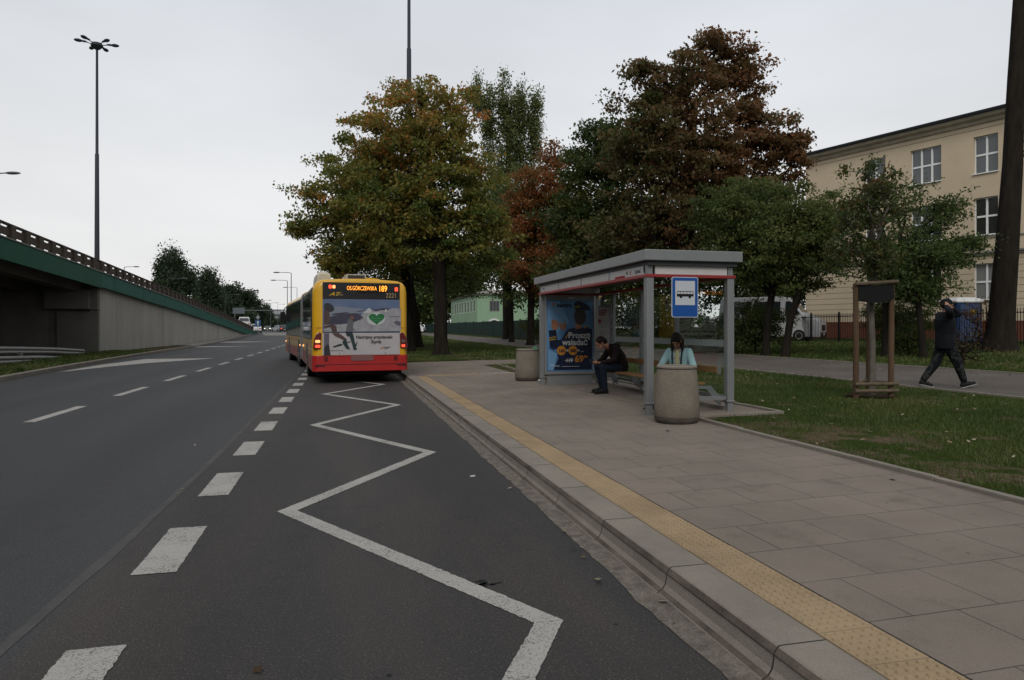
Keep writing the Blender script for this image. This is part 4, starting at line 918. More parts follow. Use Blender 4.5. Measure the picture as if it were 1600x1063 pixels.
# far left poplars and clump
PG = 'poplars beyond the ramp'
b = (*px(272, 120), .5)
tree('poplar_tree', 'broad many-topped poplar beyond the flyover ramp', 'tree', PG, b, trunkpts(b, (272, 480, 120), (270, 440, 120)), .5,
     [lobe(258, 430, 120, 7, 36, 1.2, 5), lobe(270, 428, 120, 8, 38, 1.2, 6), lobe(281, 430, 120, 6, 34, 1.2, 5), lobe(292, 440, 120, 4, 22, 1, 3), lobe(299, 436, 120, 2.5, 20, .6, 1.5), lobe(250, 438, 120, 6, 30, 1, 3), lobe(272, 462, 120, 28, 26, None, 9)], 200, 17000, .5, LM['far'], BK, sig=.75, seed=61, flat_=1.7)
b = (*px(325, 150), .7)
tree('poplar_tree', 'narrower poplar to the right of the broad one beyond the ramp', 'tree', PG, b, trunkpts(b, (325, 490, 150), (325, 460, 150)), .5,
     [lobe(322, 450, 150, 14, 28), lobe(334, 455, 150, 10, 26), lobe(313, 465, 150, 10, 26), lobe(325, 480, 150, 20, 20)], 150, 13000, .6, LM['far'], BK, sig=.85, seed=62, flat_=1.6)
for i, (u, v, ru, rv, Z, lab) in enumerate(((362, 470, 14, 24, 190, 'tallest tree of the dark clump behind the gantry sign'), (382, 478, 17, 26, 195, 'round tree at the right of the dark clump'), (345, 488, 16, 24, 185, 'low tree at the left of the dark clump'), (398, 492, 12, 20, 200, 'small tree at the right end of the dark clump'), (372, 500, 24, 18, 188, 'low bushy tree under the gantry sign'))):
    b = (*px(u, Z), .7)
    tree('roadside_tree', lab, 'tree', 'dark clump of trees at the end of the ramp', b, trunkpts(b, (u, 508, Z), (u, 498, Z)), .4, [lobe(u, v, Z, ru, rv)], 70, 7500, .75, LM['far'], BK, sig=1.1, seed=70+i)
for i, (u, v, ru, rv, Z, lab) in enumerate(((420, 508, 20, 9, 260, 'far hedge line beyond the cars'), (455, 505, 24, 11, 270, 'far green belt behind the bus front'), (417, 495, 5, 14, 250, 'thin far tree left of the office block'), (300, 505, 60, 14, 220, 'distant tree belt hidden by the ramp'), (520, 500, 60, 22, 230, 'distant trees behind the bus roof'))):
    b = (*px(u, Z), .7)
    tree('distant_tree', lab, 'tree', 'trees along the horizon', b, trunkpts(b, (u, 510, Z), (u, 505, Z)), .4, [lobe(u, v, Z, ru, rv)], 70, 6000, .8, LM['far'], BK, sig=1.2, seed=80+i)
# ------------------------------------------------------------------ bus shelter
SHIFT = [True]
def W(mb, name, m, parent, origin=None, **k):
    o = origin or parent.location
    if SHIFT[0]: mb.v = [(x-.10 if x > 5.3 else x, y, z) for x, y, z in mb.v]
    mb.v = [(x-o[0], y-o[1], z-o[2]) for x, y, z in mb.v]; return mb.build(name, m, parent, **k)
M['glass'] = glass_mat('clear_glass', (.95,.97,.96), .9, 1.5)
M['frost'] = mat('frosted_strip', (.30,.33,.32), rough=.6, alpha=.75)
M['red'] = mat('red_trim', (.21,.012,.014), rough=.45)
M['fascia_white'] = mat('fascia_white', (.42,.40,.39), rough=.5, var=.06, vscale=3)
M['slatwood'] = mat('bench_wood', (.20,.105,.045), rough=.6, var=.25, vscale=3, stretch=(6,.6,6))
M['textdark'] = mat('dark_lettering', (.03,.03,.035), rough=.6); M['textred'] = mat('red_lettering', (.25,.02,.02), rough=.6)
SH = empty('bus_shelter', (5.2, 12.5, .2), 0, 'grey steel and glass bus shelter with red trim and a flat roof', 'bus shelter')
ZB = .19
for (x, y) in ((4.42, 9.60), (4.42, 15.30), (5.86, 9.60), (5.86, 15.30), (5.86, 11.30), (5.86, 12.80), (5.86, 14.25)):
    big = y in (9.60, 15.30); s = .115 if big else .07; mb = MB()
    mb.box(x, x+s, y, y+s, ZB+.18, 2.30); mb.box(x+.012, x+s-.012, y+.012, y+s-.012, ZB-.05, ZB+.18); mb.box(x-.006, x+s+.006, y-.006, y+s+.006, ZB+.17, ZB+.20)
    W(mb, 'post', M['steel'], SH, bevel=.008)
mb = MB(); mb.box(4.35, 6.06, 9.50, 15.62, 2.505, 2.665); W(mb, 'roof', M['steel'], SH, bevel=.01)
mb = MB(); mb.box(4.43, 6.00, 9.56, 15.5, 2.44, 2.503); W(mb, 'roof_lining', mat('dark_grey_trim', (.05,.052,.055), rough=.5), SH)
ys4 = [9.715, 11.13, 12.55, 13.97, 15.30]
for a, b in zip(ys4[:-1], ys4[1:]):
    mb = MB(); mb.box(4.428, 4.452, a+.025, b-.025, 2.335, 2.438); mb.box(4.430, 4.450, a+.025, b-.025, 2.31, 2.4385); W(mb, 'fascia_panel', M['fascia_white'], SH)
for y in (9.60, 15.38):
    mb = MB(); mb.box(4.56, 5.855, y+.01, y+.034, 2.31, 2.44); W(mb, 'fascia_panel', M['fascia_white'], SH)
for y in ys4[1:-1]:
    mb = MB(); mb.box(4.425, 4.46, y-.022, y+.022, 2.30, 2.441); W(mb, 'fascia_divider', M['steel'], SH)
for (x, y) in ((4.42, 9.60), (4.42, 15.30), (5.86, 9.60), (5.86, 15.30)):
    mb = MB(); mb.box(x+.015, x+.10, y+.015, y+.10, 2.30, 2.442); W(mb, 'post_cap', M['steel'], SH)
mb = MB()
mb.box(4.405, 4.545, 9.585, 15.43, 2.262, 2.308); mb.box(5.85, 5.99, 9.585, 15.43, 2.262, 2.308); mb.box(4.546, 5.849, 9.585, 9.66, 2.262, 2.308); mb.box(4.546, 5.849, 15.35, 15.43, 2.262, 2.308)
W(mb, 'red_trim', M['red'], SH, bevel=.004)
# glazing
def pane(x0, x1, y0, y1, z0=.50, z1=2.25):
    mb = MB(); mb.box(x0, x1, y0, y1, z0, z1); return W(mb, 'glass_pane', M['glass'], SH)
for a, b in ((9.73, 11.29), (11.38, 12.79), (12.88, 14.24), (14.33, 15.29)):
    p = pane(5.895, 5.903, a, b); mb = MB(); mb.box(5.889, 5.8945, a+.01, b-.01, 1.21, 1.315); o = W(mb, 'frosted_strip', M['frost'], p, SH.location)
pane(4.55, 5.845, 9.650, 9.658)
for nm, (x0, x1, y0, y1) in (('bottom_rail', (4.54, 5.855, 9.63, 9.68)), ('bottom_rail', (5.875, 5.92, 9.72, 15.29)), ('bottom_rail', (4.54, 5.855, 15.33, 15.38))):
    mb = MB(); mb.box(x0, x1, y0, y1, .40, .455); W(mb, nm, M['steel'], SH)
mb = MB(); mb.box(5.87, 5.93, 9.72, 15.29, .18, .28); W(mb, 'footing_strip', M['kerb'], SH)
# bench
mb = MB(); mb.box(5.36, 5.51, 9.95, 13.95, .605, .64); mb.box(5.53, 5.68, 9.95, 13.95, .605, .64); W(mb, 'bench_seat', M['slatwood'], SH, bevel=.006)
mb = MB(); mb.box(5.78, 5.81, 9.80, 14.05, .80, .90); W(mb, 'bench_backrest', M['slatwood'], SH, bevel=.006)
for y in (9.83, 11.33, 12.83, 14.0):
    mb = MB(); mb.prism([(5.34, .60), (5.70, .60), (5.87, .42), (5.87, .30), (5.80, .34), (5.62, .55), (5.34, .565)], y-.02, y+.02); mb.box(5.80, 5.87, y-.02, y+.02, .78, .92); W(mb, 'bench_bracket', M['steel'], SH)
# timetable board on the narrow rear pane
mb = MB(); mb.box(5.862, 5.885, 14.40, 15.22, .95, 2.02); tb = W(mb, 'timetable_board', M['steel'], SH)
mb = MB(); mb.box(5.855, 5.861, 14.44, 15.18, .99, 1.98); W(mb, 'timetable_sheet', mat('timetable_paper', (.30,.29,.27), rough=.4), tb, SH.location)
mb = MB()
for k in range(3):
    mb.box(5.8525, 5.8545, 14.60 + .05*k, 15.10, 1.88-.045*k, 1.905-.045*k)
mb.box(5.8525, 5.8545, 14.95, 15.12, 1.62, 1.70)
W(mb, 'timetable_heading', M['textred'], tb, SH.location)
mb = MB()
for k in range(26):
    if k % 9 != 8: mb.box(5.853, 5.8545, 14.50, 15.12 - .05*((k*5) % 4), 1.70-.027*k-.004, 1.70-.027*k+.002)
W(mb, 'timetable_rows', mat('grey_print', (.14,.14,.14), rough=.6), tb, SH.location)
mb = MB(); mb.box(5.880, 5.887, 11.66, 11.74, 1.83, 2.02); st = W(mb, 'glass_sticker', mat('sticker', (.28,.28,.26), rough=.5), SH)
mb = MB(); mb.box(5.877, 5.8795, 11.675, 11.725, 1.94, 1.99); mb.box(5.877, 5.8795, 11.68, 11.70, 1.86, 1.91); W(mb, 'sticker_print', M['textdark'], st, SH.location)
# lettering on the fascia (reads along the road side, seen from the road)
def side_text(s, yc, z, size, m, sx=1.0, al='CENTER'):
    MM = Matrix.Translation(Vector((4.4265, yc, z)) - SH.location) @ Matrix.Rotation(R(-90), 4, 'Z') @ RX90
    return text('lettering', s, size, m, SH, MM, sx=sx, align=al)
side_text('Szpital', 9.95, 2.345, .085, M['textdark'], 1.0)
side_text('6', 10.22, 2.340, .10, M['textred']); side_text('M', 10.36, 2.345, .08, M['textdark'])

side_text('ZTM', 15.08, 2.365, .06, M['textdark'], 1.0); side_text('M', 15.0, 2.32, .04, M['textred'])
mb = MB(); mb.box(4.4235, 4.4275, 10.45, 10.85, 2.315, 2.345); W(mb, 'lettering_underline', M['textred'], SH)
SHIFT[0] = False
# poster case at the far end
PC = empty('poster_case', (5.15, 15.38, .2), 0, 'blue advertising poster in a grey lit case forming the far end wall of the shelter', 'advertising case')
def PCW(mb, name, m, par=PC, **k): return W(mb, name, m, par, PC.location, **k)
mb = MB(); mb.box(4.50, 5.69, 15.20, 15.295, .44, 2.25); case = PCW(mb, 'case', M['steel'], bevel=.012)
FX = 15.198
def pcx(u): return 4.555 + (u-852)/75.0*1.085
def pcz(v): return 2.13 - (v-465)/115.0*1.60
M['pblue'] = mat('poster_blue', (.055,.125,.24), rough=.25, col2=(.085,.20,.36), var=.2, vscale=1.3, detail=1)
M['plight'] = mat('poster_light_blue', (.12,.24,.38), rough=.25); M['pnavy'] = mat('poster_navy', (.006,.011,.032), rough=.3, var=.5, vscale=6)
M['pskin'] = mat('poster_skin', (.25,.115,.065), rough=.3, var=.25, vscale=9); M['pgold'] = mat('poster_gold', (.24,.15,.025), rough=.3); M['porange'] = mat('poster_orange', (.42,.17,.02), rough=.3)
M['pwhite'] = mat('poster_white', (.42,.42,.42), rough=.3); M['pdark'] = mat('poster_dark_skin', (.035,.024,.017), rough=.4)
mb = MB(); mb.box(pcx(851), pcx(928), FX, FX+.01, pcz(581), pcz(464)); poster = PCW(mb, 'poster', M['pblue'])
lay = [0]
def pp(polys, m, name='poster_print', par=None):
    for p in polys:
        lay[0] += 1; d = .0015 + .0003*lay[0]; mb = MB(); mb.prism([(pcx(a), pcz(b)) for a, b in p], FX-d, FX-.0005); PCW(mb, name, m, par or poster)
pp([[(853,466),(872,466),(888,500),(868,516),(853,500)], [(853,545),(868,552),(862,579),(853,579)]], M['plight'])
pp([[(866,540),(872,532),(878,524),(884,514),(892,510),(905,511),(915,508),(926,512),(926,579),(862,579),(870,560)], [(854,514),(866,513),(868,530),(876,530),(872,540),(862,546),(856,543)]], M['pnavy'])
pp([[(859,497),(864,496),(868,499),(871,505),(868,513),(861,513),(858,507)], [(872,498),(876,506),(880,497),(883,507),(881,513),(874,513),(871,507)], [(897,503),(908,503),(909,510),(899,512)]], M['pskin'])
def ell(cx, cy, rx, ry, n=18): return [(cx+rx*math.cos(2*math.pi*k/n), cy+ry*math.sin(2*math.pi*k/n)) for k in range(n)]
pp([ell(906, 491, 10, 14)], M['pdark'])
pp([[(896,476),(897,468),(903,465),(912,468),(921,474),(925,480),(915,481),(898,480)]], M['pnavy'])
pp([[(897,474),(905,473),(906,476),(897,477)], [(854,526),(866,523),(866,525),(854,528)], [(854,529),(866,527),(866,529),(854,531)], [(912,509),(918,504),(920,506),(914,511)], [(881,526),(886,519),(887,520),(883,527)]], M['pgold'])
pp([ell(875, 547, 7.4, 7.6), ell(894, 547, 7.4, 7.8)], M['porange'])
def pt(s, u, v, size, m, al='LEFT', bold=0.0, sx=1.0):
    MM = Matrix.Translation(Vector((pcx(u), FX-.012, pcz(v))) - PC.location) @ RX90
    return text('lettering', s, size, m, poster, MM, align=al, bold=bold, sx=sx)
pt('vectra', 867, 476, .145, M['pnavy'], bold=.003); pp([[(859,470),(862,468),(864,471),(862,476)]], M['pskin'])
pt('Proszę', 886, 526.5, .19, M['pwhite'], bold=.005); pt('wsiadać', 876, 538, .19, M['pwhite'], bold=.005)
pt('163', 875, 550, .10, M['textdark'], 'CENTER', .004); pt('300', 894, 550, .10, M['textdark'], 'CENTER', .004)
pt('+', 884.5, 549.5, .10, M['pwhite'], 'CENTER', .004); pt('+ ...', 901, 549.5, .10, M['pwhite'], 'LEFT', .004)
pt('119', 882, 566, .11, M['pwhite'], 'LEFT', .003); pt('90', 890, 562.5, .05, M['pwhite']); pt('69', 897, 566, .21, M['porange'], 'LEFT', .007); pt('99', 912, 560, .09, M['porange'], 'LEFT', .003)
pp([[(880,563.4),(895,563),(895,563.6),(880,564)], [(857,572.6),(858,572),(872,572),(872,572.8)], [(857,570.3),(863,570.3),(863,571),(857,571)], [(876,573),(905,573),(905,573.5),(876,573.5)]], M['pwhite'])
mb = MB(); mb.box(pcx(886), pcx(896), FX-.02, FX+.01, pcz(461.5), pcz(459)); PCW(mb, 'maker_plate', M['fascia_white'])
mb = MB(); mb.box(4.56, 5.66, 15.24, 15.28, .18, .44) ; PCW(mb, 'case_foot', M['steel'])
# ------------------------------------------------------------------ bus stop sign
BS = empty('bus_stop_sign', (5.0, 9.52, 1.963), 0, 'blue bus stop sign with a black bus pictogram on the near end of the shelter', 'sign')
def rrect(w_, h_, r_, n=5, cx=0, cz=0):
    o = []
    for sx, sz, a0 in ((1,1,0),(-1,1,90),(-1,-1,180),(1,-1,270)):
        for k in range(n+1): a = R(a0+90*k/n); o.append((cx+sx*(w_/2-r_)+r_*math.cos(a), cz+sz*(h_/2-r_)+r_*math.sin(a)))
    return o
mb = MB(); mb.prism(rrect(.436,.606,.035), 0, .012); mb.build('plate', mat('sign_rim', (.33,.37,.42), rough=.4), BS)
mb = MB(); mb.prism(rrect(.412,.582,.028), -.003, .001); mb.build('blue_field', mat('sign_blue', (.004,.055,.23), rough=.35), BS)
mb = MB(); mb.prism(rrect(.322,.362,.004, cz=.063), -.006, -.002); mb.build('white_field', mat('sign_white', (.40,.42,.44), rough=.4), BS)
mb = MB(); cz = .045
mb.prism([(-.137, cz-.036), (.137, cz-.032), (.137, cz+.004), (-.137, cz+.004)], -.009, -.0055); mb.prism([(-.137, cz+.046), (.122, cz+.046), (.134, cz+.038), (-.137, cz+.038)], -.009, -.0055)
for k in range(6): x = -.136 + k*.0535; mb.prism([(x, cz+.003), (x+.005, cz+.003), (x+.005, cz+.039), (x, cz+.039)], -.0088, -.0055)
for x in (-.07, .075): mb.prism([(x+.021*math.cos(R(20*k)), cz-.040+.021*math.sin(R(20*k))) for k in range(18)], -.0092, -.0055)
mb.build('bus_pictogram', M['black'], BS)
for z in (-.2, .2):
    mb = MB(); mb.box(-.03, .03, .012, .13, z-.02, z+.02); mb.build('bracket', M['steel'], BS)
# ------------------------------------------------------------------ concrete litter bins
M['agg'] = mat('exposed_aggregate', (.165,.143,.112), rough=.92, var=.14, vscale=5, fine=.5, fscale=85, bump=1.0, bscale=80)
M['bindark'] = mat('bin_base_wet', (.07,.06,.05), rough=.9, var=.25, vscale=6)  # darker tone for the base of the bin
def bin_(x, y, label):
    r = empty('litter_bin', (x, y, float(platz(x, y))), 0, label, 'litter bin', 'concrete litter bins')
    mb = MB(); mb.lathe([(.302, .085), (.312, .10), (.308, .3), (.290, .55), (.272, .72), (.266, .755), (.225, .757), (.215, .60), (.20, .25), (.02, .25)], n=48); mb.build('body', M['agg'], r, smooth=True)
    mb = MB(); mb.lathe([(.272, 0), (.29, .02), (.303, .05), (.305, .086), (.05, .087)], n=48); mb.build('base', M['bindark'], r, smooth=True)
    mb = MB(); mb.lathe([(.272, .750), (.274, .775), (.262, .786), (.235, .786), (.225, .77), (.226, .75)], n=48); mb.build('rim', M['kerb'], r, smooth=True)
    mb = MB(); mb.lathe([(.262, .742), (.2755, .744), (.2755, .752), (.262, .754)], n=48); mb.build('rim_gap', M['black'], r)
    mb = MB(); mb.lathe([(.222, .70), (.222, .762), (.19, .764), (.185, .66), (.01, .60)], n=32); mb.build('liner', M['black'], r, smooth=True)
    return r
bin_(4.52, 8.85, 'concrete litter bin in front of the near corner of the shelter')
bin_(4.50, 16.75, 'concrete litter bin beyond the far end of the shelter')
mb = MB(); mb.sphere((0,0,.03), 1, 10, sc=(.06,.05,.035)); mb.sphere((.03,.02,.05), 1, 8, sc=(.03,.04,.02)); o = mb.build('plastic_bag', mat('green_plastic', (.02,.20,.08), rough=.3), loc=(4.66, 16.62, platz(4.5, 16.7)+.775), smooth=True); tag(o, 'scrap of green plastic on the rim of the far litter bin', 'rubbish')
mb = MB(); mb.sphere((0,0,.03), 1, 9, sc=(.09,.06,.035)); mb.sphere((.05,-.03,.03), 1, 7, sc=(.05,.06,.03)); o = mb.build('paper_cup', M['white'], loc=(4.72, 16.28, platz(4.5, 16.3)), smooth=True); tag(o, 'crumpled white paper on the paving beside the far litter bin', 'rubbish')
mb = MB(); mb.bar((0,0,.008),(.05,.02,.008),.012,.012); o = mb.build('cigarette_end', M['white'], loc=(1.26, 6.9, .003)); tag(o, 'small white cigarette end lying on the asphalt near the kerb', 'rubbish')
# ------------------------------------------------------------------ staked young tree
M['stake'] = mat('stake_wood', (.085,.053,.032), rough=.85, var=.3, vscale=5, stretch=(1,1,.2))
M['rung'] = mat('rung_wood', (.10,.075,.050), rough=.85, var=.3, vscale=8)
def wpx(u, v, Z): return Vector(px(u, Z, v))
sx_, sy_ = px(1362, 12.5); sg = float(gz(sx_, sy_))
TS = empty('tree_stakes', (sx_, sy_, sg), 0, 'three wooden stakes with rungs and a dark rubber sheet round the young tree', 'tree stakes')
SP = [wpx(1337, 625, 12.2), wpx(1392, 622, 12.3), wpx(1357, 612, 13.0)]
for i, p in enumerate(SP):
    g_ = float(gz(p.x, p.y)); mb = MB(); mb.tube([(p.x, p.y, g_-.2), (p.x+.01, p.y, 1.2), (p.x + (.02 if i else 0), p.y, 2.28 if i < 2 else 2.2)], [.050, .048, .045], 12); W(mb, 'stake', M['stake'], TS, smooth=True)
for (z, a, b) in ((.52, 0, 1), (.40, 0, 1), (.52, 0, 2), (.52, 1, 2), (2.27, 0, 1), (2.2, 0, 2)):
    pa = SP[a].copy(); pb = SP[b].copy(); d = (pb-pa); d.z = 0; d.normalize(); pa -= d*.07; pb += d*.07; off_ = Vector((.02, -.06, 0)) if (a, b) == (0, 1) else Vector((.02, .05, 0))
    mb = MB(); mb.tube([(pa.x+off_.x, pa.y+off_.y, z + (-.0)), (pb.x+off_.x, pb.y+off_.y, z + (.05 if z > 2 else 0))], .032, 8); W(mb, 'rung', M['rung'], TS)
pa, pb = SP[0], SP[1]
rings = []
for (t, sag, top) in ((0, 0, 2.25), (.25, -.02, 2.25), (.5, -.03, 2.25), (.75, -.01, 2.26), (1, .05, 2.28)):
    p = pa.lerp(pb, t); d = Vector((.02, -.052, 0)); rings.append([(p.x+d.x, p.y+d.y, 1.97+sag), (p.x+d.x, p.y+d.y, top), (p.x+d.x, p.y+d.y+.012, top), (p.x+d.x, p.y+d.y+.012, 1.97+sag)])
mb = MB(); mb.loft(rings); W(mb, 'rubber_sheet', mat('dark_rubber_sheet', (.010,.010,.010), rough=.8), TS)
b = (sx_, sy_, sg)
tree('young_tree', 'young pale-stemmed tree tied between three wooden stakes', 'tree', GRP, b, [b, (sx_+.02, sy_, sg+.9), (sx_-.03, sy_, sg+1.8), (sx_+.03, sy_+.02, sg+2.5), (sx_, sy_, sg+3.1)], .052,
     [(*px(1360, 12.4, 400), .50, .5, .42), (*px(1345, 12.4, 340), .42, .4, .45), (*px(1375, 12.4, 310), .40, .4, .55), (*px(1330, 12.4, 270), .22, .2, .22), (*px(1362, 12.4, 275), .3, .3, .3), (*px(1390, 12.4, 275), .22, .2, .16), (*px(1320, 12.4, 380), .3, .3, .3)],
     110, 4200, .085, leaf_mat('young_leaves', (.035,.060,.016), (.070,.080,.022), (.20,.080,.035)), mat('pale_bark', (.10,.088,.072), rough=.9, var=.3, vscale=6), sig=.12, tint=(.35, .2), seed=91, tip=.005, nsides=5)
mb = MB(); n = 40
mb.add([(sx_+.45*math.cos(2*math.pi*k/n)*(1+.15*math.sin(5*k)), sy_+.40*math.sin(2*math.pi*k/n)*(1+.15*math.cos(3*k)), sg+.035) for k in range(n)], [tuple(range(n))])
tag(mb.build('mulch', mat('mulch_bark', (.035,.022,.014), rough=1, var=.5, vscale=25, bump=1, bscale=40), fix=False), kind='structure')
# ------------------------------------------------------------------ portable toilet
PT = empty('portable_toilet', (*px(1503, 31), .76), R(-15), 'blue portable toilet with a white domed roof behind the walking person', 'portable toilet')
mb = MB(); mb.box(-.55, .55, -.55, .55, .12, 1.86); mb.build('cabin', mat('toilet_blue', (.010,.030,.085), rough=.5, var=.1, vscale=2), PT, bevel=.04)
mb = MB(); mb.box(-.58, .58, -.58, .58, 0, .12); mb.build('skid', M['black'], PT)
mb = MB(); mb.loft([[(sx*w_, sy*w_, z) for sx, sy in ((-1,-1),(1,-1),(1,1),(-1,1))] for w_, z in ((.57,1.84),(.60,1.88),(.60,1.93),(.50,2.03),(.28,2.10))]); mb.build('roof', M['white'], PT, bevel=.03)
mb = MB(); mb.box(-.42, .42, -.575, -.552, .2, 1.78); d = mb.build('door', mat('toilet_door', (.012,.036,.10), rough=.45), PT)
mb = MB(); mb.box(-.02, .25, -.582, -.576, 1.35, 1.55); mb.build('label_plate', mat('dull_yellow', (.22,.16,.03), rough=.6), d)
mb = MB(); mb.box(.30, .36, -.60, -.575, .95, 1.1); mb.build('handle', M['black'], d)
# ------------------------------------------------------------------ articulated bus
M['busy'] = mat('bus_yellow', (.54,.29,.010), rough=.28, spec=.5, var=.06, vscale=2); M['busr'] = mat('bus_red', (.31,.013,.013), rough=.3, spec=.5, var=.12, vscale=2.5)
M['busy_d'] = mat('bus_yellow_dusty', (.30,.20,.075), rough=.35, var=.12, vscale=3); M['busr_d'] = mat('bus_red_dusty', (.20,.065,.055), rough=.4, var=.2, vscale=3)  # weathered side paint with the grey bridge's reflection mixed into the colour
M['bglass'] = mat('bus_glass', (.012,.016,.017), rough=.05, spec=.9); M['bblack'] = mat('bus_black_panel', (.010,.009,.011), rough=.25)
M['bellow'] = mat('bellows_rubber', (.12,.124,.125), rough=.75, var=.2, vscale=10); M['dgrey'] = mat('underbody', (.02,.02,.02), rough=.9)
M['led'] = mat('led_amber', (.9,.30,.03), emit=1.6, ecol=(1,.36,.04)); M['brake'] = mat('lamp_lit_red', (.6,.03,.02), emit=1.4, ecol=(1,.09,.04)); M['brake2'] = mat('lamp_lit_orange', (.7,.3,.1), emit=1.3, ecol=(1,.42,.16)); M['lensr'] = mat('lamp_lens_red', (.09,.006,.006), rough=.15, spec=.8)
bh = R(5.0)
BUS = empty('articulated_bus', (.53, 19.41, 0), bh, 'yellow and red articulated bus seen from behind, amber destination display lit', 'bus')
def halfsec(ins=0, top=0):
    return [(1.24-ins, .34+ins*.3), (1.275-ins, .47), (1.275-ins, .76), (1.275-ins, 1.15), (1.27-ins, 2.50), (1.235-ins, 2.66-top), (1.15-ins, 2.76-top), (1.0-ins*.5, 2.81-top), (.5, 2.845-top), (0, 2.855-top)]
def section(y0, y1, round_rear, MM, name_prefix=''):
    ys = [(y0, .20, .07), (y0+.015, .13, .04), (y0+.05, .07, .018), (y0+.11, .03, .006), (y0+.2, 0, 0)] if round_rear else [(y0, 0, 0)]
    ys += [(y1-.01, 0, 0)] if round_rear else [(y1-.5, 0, -.03), (y1-.2, .02, -.02), (y1-.05, .06, .02), (y1, .12, .06)]
    rings = []
    for y, i, t in ys:
        h = halfsec(i, t); rings.append([MM @ Vector((x, y, z)) for x, z in h] + [MM @ Vector((-x, y, z)) for x, z in reversed(h[:-1])])
    mb = MB(); mb.loft(rings); return mb
I4 = Matrix.Identity(4)
mb = section(0, 7.0, True, I4); body = mb.build('rear_body', M['busy'], BUS, smooth=True)
JM = Matrix.Translation((0, 7.55, 0)) @ Matrix.Rotation(R(2.4), 4, 'Z')
mb = section(.56, 10.6, False, JM); fbody = mb.build('front_body', M['busy'], BUS, smooth=True)
# bellows
rings = []
for k in range(19):
    t = k/18; y = 6.99 + 1.13*t; ins = .05 if k % 2 else -.022; rot = Matrix.Translation((0, 7.5, 0)) @ Matrix.Rotation(R(2.4)*t, 4, 'Z') @ Matrix.Translation((0, -7.5, 0))
    h = halfsec(ins, ins); rings.append([rot @ Vector((x, y, z)) for x, z in h] + [rot @ Vector((-x, y, z)) for x, z in reversed(h[:-1])])
mb = MB(); mb.loft(rings); mb.build('bellows', M['bellow'], BUS)
# side bands, glass and wheels, for both sections
def sides(MM, y0, y1, axles, nwin, glass0):
    for s in (-1, 1):
        mb = MB(); mb.box(*sorted((s*1.262, s*1.281)), y0, y1, .35, .755, M=MM); mb.build('red_skirt', M['busr_d'], BUS)
        mb = MB(); mb.box(*sorted((s*1.262, s*1.2785)), y0, y1, .758, 1.16, M=MM); mb.build('yellow_side_panel', M['busy_d'], BUS)
        mb = MB(); mb.box(*sorted((s*1.264, s*1.2830)), y0, y1, .900, .914, M=MM); mb.build('side_rub_strip', M['fascia_white'], BUS)
        L = (y1-glass0)/nwin
        mb = MB(); mb.box(*sorted((s*1.262, s*1.2775)), glass0, y1, 1.165, 2.60, M=MM); mb.build('glass_band', M['bblack'], BUS)
        for k in range(nwin):
            mb = MB(); mb.box(*sorted((s*1.270, s*1.282)), glass0+k*L+.035, glass0+(k+1)*L-.035, 1.20, 2.52, M=MM); mb.build('side_window', M['bglass'], BUS)
        for ax in axles:
            mb = MB(); mb.prism([(ax + .62*math.cos(math.pi*k/14), .50+.60*math.sin(math.pi*k/14)) for k in range(15)] + [(ax-.62, .33), (ax+.62, .33)], s*1.268, s*1.2855, axis='x', M=MM); mb.build('wheel_arch', M['bblack'], BUS)
            c = MM @ Vector((s*1.12, ax, .48)); rot = MM.to_3x3()
            prof = [(-.15, .30), (-.15, .44), (-.12, .478), (.12, .478), (.15, .44), (.155, .30)]
            q = MB(); q.loft([[c + rot @ Vector((s*a, r_*math.cos(2*math.pi*k/28), r_*math.sin(2*math.pi*k/28))) for k in range(28)] for a, r_ in prof]); w_ = q.build('wheel', M['rubber'], BUS, smooth=True)
            q = MB(); q.loft([[c + rot @ Vector((s*a, r_*math.cos(2*math.pi*k/24), r_*math.sin(2*math.pi*k/24))) for k in range(24)] for a, r_ in ((.10,.29),(.162,.29),(.165,.26),(.13,.22),(.13,.12),(.17,.10),(.17,.02))]); q.build('rim', M['galv'], w_, smooth=True)
sides(I4, .25, 6.95, (3.35,), 5, 1.0); sides(JM, .50, 10.1, (1.55, 7.45), 7, .55)
mb = MB(); [mb.box(-1.290, -1.262, .30 + .0, .95, 1.30 + .075*k, 1.34 + .075*k) for k in range(17)]; mb.box(-1.283, -1.262, .28, .98, 1.2, 2.6); mb.build('engine_grille', M['bblack'], BUS)
mb = MB(); mb.box(-1.15, 1.15, .3, 6.9, .22, .36); mb.box(-1.1, 1.1, .8, 10.0, .22, .36, M=JM @ Matrix.Translation((0,0,.002))); mb.build('underbody', M['dgrey'], BUS)
# rear bumper wrap, seams
def wrap(z0, z1, d, m, name, half=1.255, yb=.30, rr=.17):
    pl = []
    for s in (1, -1):
        a = [(s*half, yb), (s*half, rr)] + [(s*(half-rr+rr*math.cos(R(15*k))), rr-rr*math.sin(R(15*k))-d) for k in range(1, 7)]
        pl = pl + (a if s == 1 else a[::-1])
    mb = MB(); mb.prism(pl, z0, z1, axis='z'); return mb.build(name, m, BUS, bevel=.012)
bump = wrap(.335, .765, .035, M['busr'], 'rear_bumper', 1.283)
mb = MB(); mb.box(-1.20, 1.20, -.042, -.03, .515, .527); mb.box(-1.02, 1.02, -.042, -.034, .752, .760); mb.build('bumper_seam', M['bblack'], bump)
for x in (-.93, .93):
    mb = MB(); mb.prism(rrect(.10, .13, .03, cx=x, cz=.67), -.041, -.034); mb.build('fog_lamp', M['lensr'], bump)
for x, w_ in ((-1.09, .26), (1.09, .26)):
    mb = MB(); mb.box(x-w_/2, x+w_/2, -.046, -.030, .475, .50); mb.build('bumper_slot', M['bblack'], bump)
mb = MB(); mb.prism(rrect(.60, .16, .02, cx=.02, cz=.70), -.050, -.038); mb.build('number_plate', mat('plate_dusty', (.16,.08,.075), rough=.6), bump)
